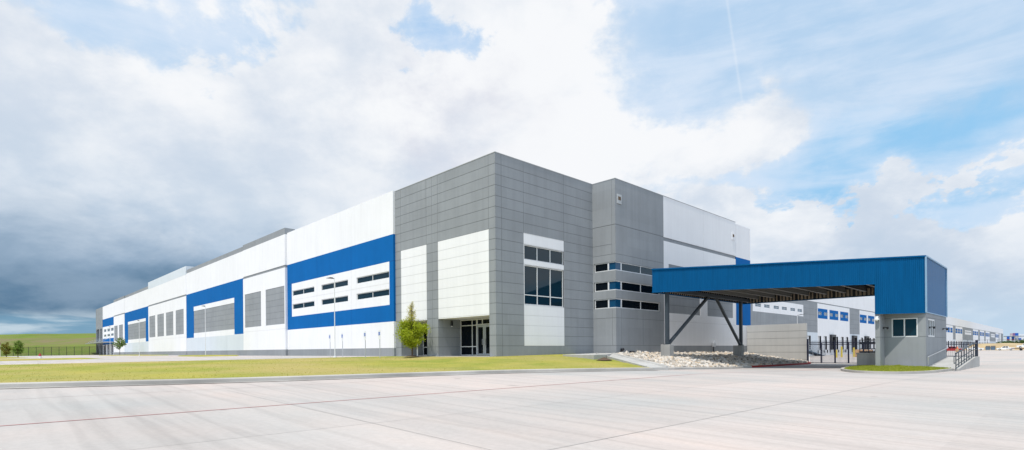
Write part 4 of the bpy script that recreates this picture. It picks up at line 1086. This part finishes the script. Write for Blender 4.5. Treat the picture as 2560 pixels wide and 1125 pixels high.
# ================================================================== trees
def leafmesh(name, P, size, mat, parent):
    n = len(P); s = rng.uniform(size * .6, size * 1.3, n)[:, None]
    a = rng.normal(size=(n, 3)); a /= np.linalg.norm(a, axis=1)[:, None]; b = rng.normal(size=(n, 3)); b -= (a * b).sum(1)[:, None] * a; b /= np.linalg.norm(b, axis=1)[:, None]
    o3 = np.array(ORG[parent.name])
    V = np.stack([P - a * s, P - b * s * .5, P + a * s, P + b * s * .5], 1) - o3
    me = bpy.data.meshes.new(name); me.vertices.add(n * 4); me.vertices.foreach_set('co', V.reshape(-1)); me.loops.add(n * 4)
    me.loops.foreach_set('vertex_index', np.arange(n * 4)); me.polygons.add(n); me.polygons.foreach_set('loop_start', np.arange(n) * 4); me.polygons.foreach_set('loop_total', np.full(n, 4))
    mats_ = mat if isinstance(mat, list) else [mat]
    for m in mats_: me.materials.append(m)
    me.update(); o = bpy.data.objects.new(name, me); col.objects.link(o); o.parent = parent; ORG[o.name] = tuple(o3); return o
def tree(x, y, z0, label, env, n_leaf, leaf, size, th, trunk_r=.05, nb=70, upmat=None, zsplit=None, spread=.16, lean=(0, 0), cat='tree', group='young trees around the warehouse', name='tree'):
    T = thing(name, (x, y, z0), label, cat, group)
    mb = MB(); H = env[-1][0]
    def r_at(h):
        for (h0, r0), (h1, r1) in zip(env[:-1], env[1:]):
            if h0 <= h <= h1: return r0 + (r1 - r0) * (h - h0) / (h1 - h0)
        return env[-1][1]
    seg = 6; pts = [(x + lean[0] * t + random.uniform(-.02, .02) * (t > 0), y + lean[1] * t + random.uniform(-.02, .02), z0 + (H * .9) * t) for t in [i / seg for i in range(seg + 1)]]
    for i in range(seg): mb.cyl(pts[i], pts[i + 1], trunk_r * (1 - .8 * i / seg), trunk_r * (1 - .8 * (i + 1) / seg), 8, cap=False)
    P = []
    tot = sum(1 for _ in range(nb))
    for k in range(nb):
        h = env[0][0] + (H - env[0][0]) * ((k + random.random()) / nb) ** .95
        R_ = r_at(h) * random.uniform(.65, 1.1); a = random.uniform(0, 2 * PI); rise = .35 * R_ + .15
        hb = max(env[0][0] * .9, h - rise * random.uniform(.8, 1.3)); tt = hb / (H * .9)
        b0 = Vector((x + lean[0] * tt, y + lean[1] * tt, z0 + hb)); b1 = Vector((x + lean[0] * tt + R_ * math.cos(a), y + lean[1] * tt + R_ * math.sin(a), z0 + h))
        mb.cyl(b0, b1, .014 + .02 * (1 - h / H), .004, 5, cap=False)
        P.append((b0, b1, h, R_))
    mb.build('trunk', BARK, T, smooth=True, recalc=False)
    w = np.array([max(.12, p[3]) ** (1.3) * (1 if not zsplit or p[2] < zsplit else .55) for p in P]); w /= w.sum()
    ids = rng.choice(len(P), n_leaf, p=w); t_ = rng.uniform(.25, 1.08, n_leaf)
    # leaves gather in clumps along each limb
    cl = (np.round(t_ * 5) / 5) * .6 + t_ * .4
    A_ = np.array([p[0] for p in P])[ids]; B_ = np.array([p[1] for p in P])[ids]
    L = A_ + (B_ - A_) * cl[:, None] + rng.normal(0, spread, (n_leaf, 3)) * (.35 + np.array([p[3] for p in P])[ids])[:, None]
    if upmat:
        up = L[:, 2] - z0 + rng.normal(0, .18, n_leaf) > zsplit
        leafmesh('crown', L[~up], size, leaf, T); part(leafmesh('crown', L[up], size * .75, upmat, T), 'sparse yellow upper twigs')
    else: leafmesh('crown', L, size, leaf, T)
    return T
tree(24.25, 36.35, 1.15, 'bright yellow-green young tree before the recessed corner entrance', [(.9, .4), (1.2, .8), (1.8, 1.02), (2.4, 1.05), (2.7, .8), (3.0, .45), (3.6, .34), (4.05, .2), (4.35, .05)], 9500, LEAF_BRIGHT, .065, 0, .075, 110, LEAF_YEL, 2.85, .13)
tree(21.3, 145.5, 1.1, 'small thin green tree beside the far wall of the warehouse', [(1.5, .35), (2.0, .85), (2.8, 1.15), (3.5, .8), (4.0, .15)], 1500, LEAF_GREEN, .11, 0, .06, 36, spread=.10)
tree(4.2, 128, .9, 'round green tree on the far left lawn before the long mesh fence', [(.8, .4), (1.3, .85), (2.0, 1.0), (2.7, .7), (3.1, .15)], 2200, LEAF_GREEN, .09, 0, .07, 50, spread=.09)
tree(2.9, 136, .95, 'ochre and green tree at the left edge beside the pale shed', [(.7, .4), (1.2, .75), (1.9, .9), (2.5, .55), (2.9, .15)], 1900, LEAF_OCHRE, .09, 0, .06, 46, spread=.09)

# hydrant on the left
HY = thing('fire_hydrant', (5.6, 101, .86), 'white fire hydrant with a red top on the far left parking lot', 'hydrant')
mb = MB(); mb.cyl((5.6, 101, .8), (5.6, 101, 1.32), .16, n=12); mb.cyl((5.35, 101, 1.15), (5.85, 101, 1.15), .09, n=10); mb.build('body', WHITEP, HY)
mb = MB(); mb.cyl((5.6, 101, 1.32), (5.6, 101, 1.62), .2, .1, n=12); mb.cyl((5.6, 101, 1.62), (5.6, 101, 1.72), .05, n=8); mb.build('cap', REDP, HY)

# ================================================================== far left: fence, embankment, sheds
VA = R(45.9); vf = Vector((math.cos(VA), math.sin(VA))); vr = Vector((math.sin(VA), -math.cos(VA)))
def vp(lat, dep, z): q = vr * lat + vf * dep; return (q.x, q.y, z)
mb = MB()
prof = [(150, .7), (166, 1.15), (176, 2.2), (190, 4.6), (202, 5.9), (214, 7.5), (226, 9.2), (240, 10.4), (262, 11.0), (420, 11.2)]
lats = lin(-420, 20, 60); V = []
for la in lats:
    for (d_, z) in prof:
        q = vp(la, d_ + 1.5 * math.sin(la * .03) + .8 * math.sin(la * .11 + d_), z + (.10 * math.sin(la * .07 + d_ * .3) + .08 * math.sin(la * .23) if d_ > 170 else 0)); mb.v.append(q)
n = len(prof)
for i in range(len(lats) - 1):
    for k in range(n - 1):
        # stop before the building
        cx = (mb.v[i * n + k][0] + mb.v[(i + 1) * n + k][0]) / 2; cy = (mb.v[i * n + k][1] + mb.v[(i + 1) * n + k][1]) / 2
        if cx > 24.5 and cy < 216.5: continue
        mb.f.append((i * n + k, i * n + k + 1, (i + 1) * n + k + 1, (i + 1) * n + k)); mb.m.append(0)
tag(mb.build('hill', HILLG, smooth=True, recalc=False), kind='structure')
FE = thing('mesh_fence', vp(-130, 160, 1.1), 'long dark mesh fence at the foot of the grassy embankment', 'fence')
mb = MB(); fd = 160
mb.bar(vp(-160, fd, 3.62), vp(-112.5, fd, 3.62), .06); mb.bar(vp(-160, fd, 1.25), vp(-112.5, fd, 1.25), .05); mb.build('rail', BLACK, FE)
mm, nt, b = newmat('fence_mesh'); b.inputs['Base Color'].default_value = (.02, .022, .02, 1); b.inputs['Roughness'].default_value = .6
mb = MB(); 
for k in range(0, 48 * 9): 
    la = -160 + k * .11; mb.bar(vp(la, fd, 1.2), vp(la, fd, 3.62), .014)
for k in range(20): mb.bar(vp(-160, fd, 1.25 + .12 * k), vp(-112.5, fd, 1.25 + .12 * k), .012)
mb.build('mesh', mm, FE)
for k in range(22):
    mb = MB(); la = -160 + k * 2.24; mb.bar(vp(la, fd, .9), vp(la, fd, 3.7), .10); mb.build('post', BLACK, FE)
SH = thing('storage_shed', vp(-146, 155, .9), 'pale shed cut off by the left edge of the picture', 'shed')
mb = MB(); a = [vp(-160, 150, .8), vp(-141.0, 150, .8), vp(-148.0, 157, .8), vp(-165, 157, .8)]
mb.hexa(a + [(p[0], p[1], 4.4) for p in a]); mb.build('wall', paint('shed_paint', (.66, .64, .6), .8, .08), SH)
mb = MB(); a = [vp(-161, 149.5, 4.4), vp(-140.6, 149.5, 4.4), vp(-147.8, 157.5, 4.4), vp(-166, 157.5, 4.4)]; mb.hexa(a + [(p[0], p[1], 4.9) for p in a]); mb.build('roof', TANM, SH)
WB = thing('distant_warehouse', vp(-245, 330, 8), 'white roof of a building just showing above the embankment beside the warehouse', 'building')
mb = MB(); a = [vp(-254, 325, 6), vp(-225, 325, 6), vp(-225, 350, 6), vp(-254, 350, 6)]; mb.hexa(a + [vp(-254, 325, 12.2), vp(-225, 325, 13.6), vp(-225, 350, 13.6), vp(-254, 350, 12.2)]); mb.build('wall', WHITE, WB)

# ================================================================== far right: berm, fence, bushes, buildings
mb = MB(); P = []
for i in range(41):
    y = 60 - 130 * i / 40; x = 352 + 6 * math.sin(i * .4)
    P.append([(x - 14, y, -.2), (x - 5, y, .9 + .3 * math.sin(i)), (x + 6, y, 2.6 + .5 * math.sin(i * .9)), (x + 24, y, 2.9 + .4 * math.sin(i * .7)), (x + 60, y, -1.2)])
for a, b in zip(P[:-1], P[1:]):
    if a[0][1] > 39: continue
    for k in range(4): mb.quad(a[k], a[k + 1], b[k + 1], b[k])
tag(mb.build('dirt_berm', TANM, smooth=True, recalc=False), kind='structure')
FF = thing('yard_fence', (372, 34, 2.8), 'thin gray fence along the top of the tan dirt berm', 'fence')
mb = MB(); mb.bar((372, 39, 5.0), (372, -25, 5.0), .08); mb.bar((372, 39, 3.4), (372, -25, 3.4), .06); mb.build('rail', STEEL, FF)
for k in range(17):
    mb = MB(); mb.bar((372, 39 - 4 * k, 2.2), (372, 39 - 4 * k, 5.2), .14); mb.build('post', STEEL, FF)
def bush(x, y, z, r, h, label):
    T = thing('bush', (x, y, z), label, 'bush', 'bushes on the far berm'); n = 1500
    P = rng.normal(0, 1, (n, 3)); P /= np.linalg.norm(P, axis=1)[:, None]; P *= rng.uniform(.45, 1.0, (n, 1)) * (1 + .25 * np.sin(P[:, :1] * 5) * np.cos(P[:, 1:2] * 4)); P[:, 2] = np.abs(P[:, 2])
    P = P * np.array([r, r, h]) + np.array([x, y, z]); leafmesh('foliage', P, .38, LEAF_BUSH, T)
    mb = MB(); mb.cyl((x, y, z - .5), (x, y, z + h * .6), .12, .05, 6); mb.build('stem', BARK, T)
for (x, y, r_, h, lb) in ((385, 24, 4.5, 2.0, 'low green bush on the berm nearest the end of the dock wall'), (385, 17.5, 4.2, 2.6, 'green bush second from the dock wall on the berm'), (388, 11.5, 4.6, 3.4, 'tallest green bush on the berm before the distant white buildings'), (388, 5, 4.8, 3.0, 'green bush at the right edge of the picture above the trailer'), (390, -3, 5, 3.0, 'green bush outside the right edge on the berm')):
    bush(x, y, 2.4, r_, h, lb)
# distant white buildings with coloured boxes
CW = paint('far_white_paint', (.62, .66, .70), .7, .03, 0)
DB = thing('distant_building', (640, 20, 0), 'long low white building on the horizon behind the green bushes', 'building')
def fy(px, X=640.0):
    k = (px - 1280) / 1361; return X * (.718 - .696 * k) / (.696 + .718 * k)
mb = MB(); mb.box(640, 700, -60, fy(2509), -1, 10.4); mb.box(640.5, 700, -60, fy(2527), 10.4, 12.0); mb.build('wall', CW, DB)
mb = MB(); mb.box(639.8, 640.45, -60, fy(2509), 10.3, 10.6); mb.build('roof_edge', GRAY, DB)
for (p0, p1, z0, z1, m_) in ((2517, 2524, 7.8, 10.2, 'B'), (2517, 2524, 7.1, 7.8, 'R'), (2546, 2553, 7.2, 8.6, 'B'), (2529.5, 2538, 7.1, 7.8, 'R'), (2529.5, 2538, 7.8, 10.2, 'B')):
    mb = MB(); mb.box(639.5, 639.99, fy(p1), fy(p0), z0, z1); mb.build('wall_panel', {'B': SIGNB, 'R': REDP}[m_], DB)
for k in range(9):
    mb = MB(); y = fy(2512) - 1.5 - k * 2.6; mb.box(639.6, 639.99, y - 1.5, y, 4.4, 6.4); mb.build('dock_door', JOIST_L, DB)
for (p0, p1, m_, lb) in ((2531, 2538, plain('faded_red_paint', (.36, .10, .09), .6), 'faded red shipping container on the roof line of the distant white building'), (2538, 2545.5, SIGNB, 'blue shipping container beside the red one on the distant white building')):
    mb = MB(); mb.box(632, 636, fy(p1, 632), fy(p0, 632) - .1, 10.6, 12.9)
    for k in range(8): y = fy(p1, 632) + .15 + k * .42; mb.box(631.9, 632, y, y + .2, 10.75, 12.75)
    tag(mb.build('shipping_container', m_), lb, 'container')
mb = MB(); mb.box(631, 639.4, fy(2547), fy(2529), 10.2, 10.59)
for p in (2530, 2538, 2546): mb.box(631.5, 632.0, fy(p) - .2, fy(p) + .2, -1, 10.2)
tag(mb.build('container_rack', JOIST_L), 'gray steel deck carrying the two shipping containers before the distant building', 'rack')

# ================================================================== camera, light, sky
cam = bpy.data.cameras.new('camera'); co = bpy.data.objects.new('camera', cam); col.objects.link(co); sc.camera = co
cam.sensor_width = 36; cam.lens = 36 * 1361 / 2560; cam.clip_end = 6000; cam.clip_start = .05
cam.shift_y = (875.6 - 562.5) / 2560
co.location = (0, 0, 1.6)
from mathutils import Matrix
ROLL = -.45
f = Vector((vf.x, vf.y, 0)); rgt = Vector((vr.x, vr.y, 0)); up = Vector((0, 0, 1))
Mx = Matrix((rgt, up, -f)).transposed()
Rr = Matrix.Rotation(R(ROLL), 3, 'Z')
co.rotation_euler = (Mx @ Rr).to_euler()

SUN_EL = R(67); SUN_AZ = R(180 - 7)       # the sun stands over -X
sl = bpy.data.lights.new('sun', 'SUN'); so = bpy.data.objects.new('sun', sl); col.objects.link(so)
sl.energy = 4.0; sl.angle = R(.6); sl.color = (1, .94, .85)
sd = Vector((math.cos(SUN_EL) * math.cos(SUN_AZ), -math.cos(SUN_EL) * abs(math.sin(SUN_AZ)), math.sin(SUN_EL)))
so.rotation_euler = sd.to_track_quat('Z', 'Y').to_euler(); so.location = (0, 0, 60)

w = bpy.data.worlds.new('World'); sc.world = w; w.use_nodes = True
nt = w.node_tree; nt.nodes.clear()
out = nt.nodes.new('ShaderNodeOutputWorld'); bg = nt.nodes.new('ShaderNodeBackground'); bg.inputs['Strength'].default_value = .12
nt.links.new(bg.outputs[0], out.inputs[0])
sky = nt.nodes.new('ShaderNodeTexSky'); sky.sky_type = 'NISHITA'; sky.sun_disc = False; sky.sun_elevation = SUN_EL
sky.sun_rotation = math.atan2(sd.x, sd.y); sky.air_density = 1.0; sky.dust_density = 1.2; sky.ozone_density = 1.5
def M(op, a, b=None, c=None, clamp=False):
    n = nt.nodes.new('ShaderNodeMath'); n.operation = op; n.use_clamp = clamp
    for i, v in enumerate((a, b, c)):
        if v is None: continue
        if isinstance(v, (int, float)): n.inputs[i].default_value = v
        else: nt.links.new(v, n.inputs[i])
    return n.outputs[0]
tc = nt.nodes.new('ShaderNodeTexCoord'); sp = nt.nodes.new('ShaderNodeSeparateXYZ'); nt.links.new(tc.outputs['Generated'], sp.inputs[0])
X, Y, Z = sp.outputs
lat = M('SUBTRACT', M('MULTIPLY', X, math.sin(VA)), M('MULTIPLY', Y, math.cos(VA)))
dep = M('ADD', M('MULTIPLY', X, math.cos(VA)), M('MULTIPLY', Y, math.sin(VA)))
az = M('ARCTAN2', lat, dep); el = M('ARCSINE', Z)
def AE(px, py):
    a = math.atan((px - 1280) / 1361); return a, math.atan((876 - py) / 1361 * math.cos(a))
def blob(px, py, sa, se):
    a0, e0 = AE(px, py); sa = R(sa); se = R(se)
    u = M('DIVIDE', M('SUBTRACT', azn, a0), sa); v = M('DIVIDE', M('SUBTRACT', eln, e0), se)
    return M('EXPONENT', M('MULTIPLY', M('ADD', M('MULTIPLY', u, u), M('MULTIPLY', v, v)), -1))
def comb(x, y, z):
    n = nt.nodes.new('ShaderNodeCombineXYZ')
    for i, v in enumerate((x, y, z)):
        if isinstance(v, (int, float)): n.inputs[i].default_value = v
        else: nt.links.new(v, n.inputs[i])
    return n.outputs[0]
zz_ = M('ADD', M('MAXIMUM', Z, 0.0), .42)
pv = comb(M('DIVIDE', lat, zz_), M('DIVIDE', dep, zz_), 0.0)     # a cloud layer seen in perspective
def ns(vec, s, det=6, r_=.55, dist=0., loc=(0, 0, 0), scl=(1, 1, 1)):
    mp = nt.nodes.new('ShaderNodeMapping'); mp.inputs['Location'].default_value = loc; mp.inputs['Scale'].default_value = scl; nt.links.new(vec, mp.inputs[0])
    n = nt.nodes.new('ShaderNodeTexNoise'); n.inputs['Scale'].default_value = s; n.inputs['Detail'].default_value = det; n.inputs['Roughness'].default_value = r_; n.inputs['Distortion'].default_value = dist
    nt.links.new(mp.outputs[0], n.inputs['Vector']); return n.outputs['Fac']
def sm(v, a, b):
    n = nt.nodes.new('ShaderNodeMapRange'); n.interpolation_type = 'SMOOTHSTEP'; n.inputs[1].default_value = a; n.inputs[2].default_value = b
    nt.links.new(v, n.inputs[0]); return n.outputs[0]
n1 = ns(pv, 1.5, 9, .56, .15, (3.1, 1.7, 0)); n2 = ns(pv, 3.6, 8, .6, .1, (7, 2, 0)); n3 = ns(pv, .5, 4, .5, 0, (1, 9, 0)); n1b = ns(pv, 1.1, 5, .5, .2, (5, 5, 0))
nst = ns(comb(M('MULTIPLY', az, 1.0), M('MULTIPLY', el, 5.0), 0.0), 3.2, 7, .6, .4, (2, 5, 0))
ae = comb(az, M('MULTIPLY', el, 1.3), 0.0)
azn = M('ADD', az, M('MULTIPLY', M('SUBTRACT', ns(ae, 4.5, 7, .6, .2, (2, 8, 0)), .5), R(30)))
eln = M('ADD', el, M('MULTIPLY', M('SUBTRACT', ns(ae, 5.5, 7, .6, .2, (9, 3, 0)), .5), R(22)))
n1 = M('MULTIPLY_ADD', M('SUBTRACT', n1, .5), 1.35, .5)
# cover
cov = M('ADD', n1, M('MULTIPLY', M('SUBTRACT', n2, .5), .30))
for (px, py, sa, se, k) in ((900, 200, 17, 13, .22), (640, 330, 9, 9, .12), (600, 480, 16, 9, .20), (60, 250, 16, 18, .08), (2080, 240, 10, 5, .20), (1800, 350, 9, 4, .12), (2420, 640, 18, 6.5, .34), (1500, 450, 10, 6, .16), (1350, 150, 6, 12, .16), (1650, 150, 5, 4, .08), (100, 640, 30, 8, .30), (2000, 620, 9, 5, .16),
                            (1130, 60, 4.5, 3.2, -.30), (450, 190, 7, 9, -.36), (2150, 440, 12, 2.4, -.26), (2480, 370, 8, 3.5, -.34), (1850, 60, 20, 8, -.14), (2450, 130, 12, 6, -.18)):
    cov = M('ADD', cov, M('MULTIPLY', blob(px, py, sa, se), k))
mask = sm(cov, .49, .61)
soft = sm(cov, .30, .70)
SC = 1 / .12
def C(r_, g_, b_, k=1.0): return (r_ * SC * k, g_ * SC * k, b_ * SC * k)
nblue = M('ADD', M('MULTIPLY', sm(el, R(2), R(34)), .6), M('MULTIPLY', n3, .4))
blue = mix(nt, nblue, C(.47, .68, .88), C(.50, .70, .94))
base = mix(nt, .88, sky.outputs[0], blue)
base = mix(nt, M('MULTIPLY', blob(2400, 400, 13, 3.6), .8), base, C(.30, .60, .90))
base = mix(nt, M('MULTIPLY', blob(2120, 455, 9, 2.6), .75), base, C(.28, .58, .88))
base = mix(nt, M('MULTIPLY', blob(1150, 50, 5, 4), .7), base, C(.36, .58, .88))
streak = sm(M('ADD', M('MULTIPLY', nst, .6), M('MULTIPLY', n2, .4)), .40, .62)
base = mix(nt, M('MULTIPLY', streak, .62), base, C(.74, .83, .96))
# cloud brightness
shade = sm(M('ADD', M('ADD', M('MULTIPLY', n2, .45), M('MULTIPLY', n1b, .55)), M('MULTIPLY', blob(850, 250, 22, 13), .02)), .41, .57)
cl = mix(nt, shade, C(.66, .735, .84), C(.935, .95, .975))
dark = M('MULTIPLY', blob(1130, 260, 6, 5), sm(n2, .62, .38))
cl = mix(nt, M('MULTIPLY', dark, .6), cl, C(.66, .67, .77))
graylo = M('MULTIPLY', blob(2350, 720, 24, 7.5), .95)
cl = mix(nt, graylo, cl, mix(nt, shade, C(.52, .63, .77), C(.76, .82, .90)))
col_ = mix(nt, mask, base, cl)
col_ = mix(nt, M('MULTIPLY', M('SUBTRACT', soft, mask), .45, clamp=True), col_, C(.80, .87, .97))
# gray-blue body of the weather front rising from the left
n5 = ns(pv, 2.4, 7, .58, .15, (11, 4, 0))
wob = M('MULTIPLY', M('SUBTRACT', ns(comb(az, M('MULTIPLY', el, 2.0), 0.0), 5, 6, .6, .3), .5), R(9))
elw = M('ADD', el, wob)
azw = M('ADD', az, M('MULTIPLY', wob, 1.4))
veil = M('MULTIPLY', M('SUBTRACT', 1, sm(elw, R(9), R(23))), M('SUBTRACT', 1, sm(azw, R(-21), R(-4))))
col_ = mix(nt, M('MULTIPLY', veil, .85), col_, mix(nt, sm(n5, .42, .60), C(.50, .62, .76), C(.78, .84, .91)))
stm = M('MULTIPLY', M('SUBTRACT', 1, sm(M('ADD', elw, M('MULTIPLY', sm(az, R(-44), R(-12)), R(1.5))), R(7.5), R(14.5))), M('SUBTRACT', 1, sm(azw, R(-25), R(-10))))
stcol = mix(nt, sm(elw, R(4.0), R(12)), C(.07, .17, .29), C(.32, .45, .61))
stcol = mix(nt, M('MULTIPLY', sm(n5, .45, .65), .35), stcol, C(.42, .54, .68))
col_ = mix(nt, M('MULTIPLY', stm, .95), col_, stcol)
# brighter bands under the storm, by the horizon
low = M('MULTIPLY', M('SUBTRACT', 1, sm(M('ADD', el, M('MULTIPLY', wob, .3)), R(2.5), R(3.9))), M('SUBTRACT', 1, sm(az, R(-30), R(-12))))
lowc = mix(nt, sm(ns(comb(az, M('MULTIPLY', el, 7.0), 0.0), 4.0, 6, .6, .3, (4, 1, 0)), .42, .58), C(.20, .37, .52), C(.56, .68, .77))
col_ = mix(nt, M('MULTIPLY', low, .95), col_, lowc)
# pale horizon on the right
hz = M('MULTIPLY', M('SUBTRACT', 1, sm(el, R(.5), R(6))), sm(az, R(-10), R(15)))
col_ = mix(nt, M('MULTIPLY', hz, .6), col_, C(.50, .69, .86))
# thin contrail
u_ = M('SUBTRACT', az, M('ADD', R(23.2), M('MULTIPLY', M('SUBTRACT', el, R(22)), -.16)))
ctr = M('MULTIPLY', M('EXPONENT', M('MULTIPLY', M('POWER', M('ABSOLUTE', M('DIVIDE', u_, R(.13))), 2.0), -1)), M('MULTIPLY', sm(el, R(21), R(24)), M('SUBTRACT', 1, sm(el, R(30), R(33)))))
col_ = mix(nt, M('MULTIPLY', ctr, .2), col_, C(.93, .95, .98))
# gain added to the unseen sky behind the viewer, to brighten the facades
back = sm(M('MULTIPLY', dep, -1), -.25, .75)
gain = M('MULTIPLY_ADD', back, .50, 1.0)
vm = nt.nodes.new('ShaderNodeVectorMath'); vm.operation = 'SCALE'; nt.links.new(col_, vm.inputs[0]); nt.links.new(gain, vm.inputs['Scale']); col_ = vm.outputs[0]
# below the horizon
col_ = mix(nt, M('LESS_THAN', Z, -.01), col_, C(.3, .32, .3))
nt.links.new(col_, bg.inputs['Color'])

sc.view_settings.view_transform = 'Standard'; sc.view_settings.look = 'None'; sc.view_settings.exposure = 0; sc.view_settings.gamma = 1
sc.view_settings.use_curve_mapping = False
sc.cycles.use_denoising = True
sc.cycles.max_bounces = 6
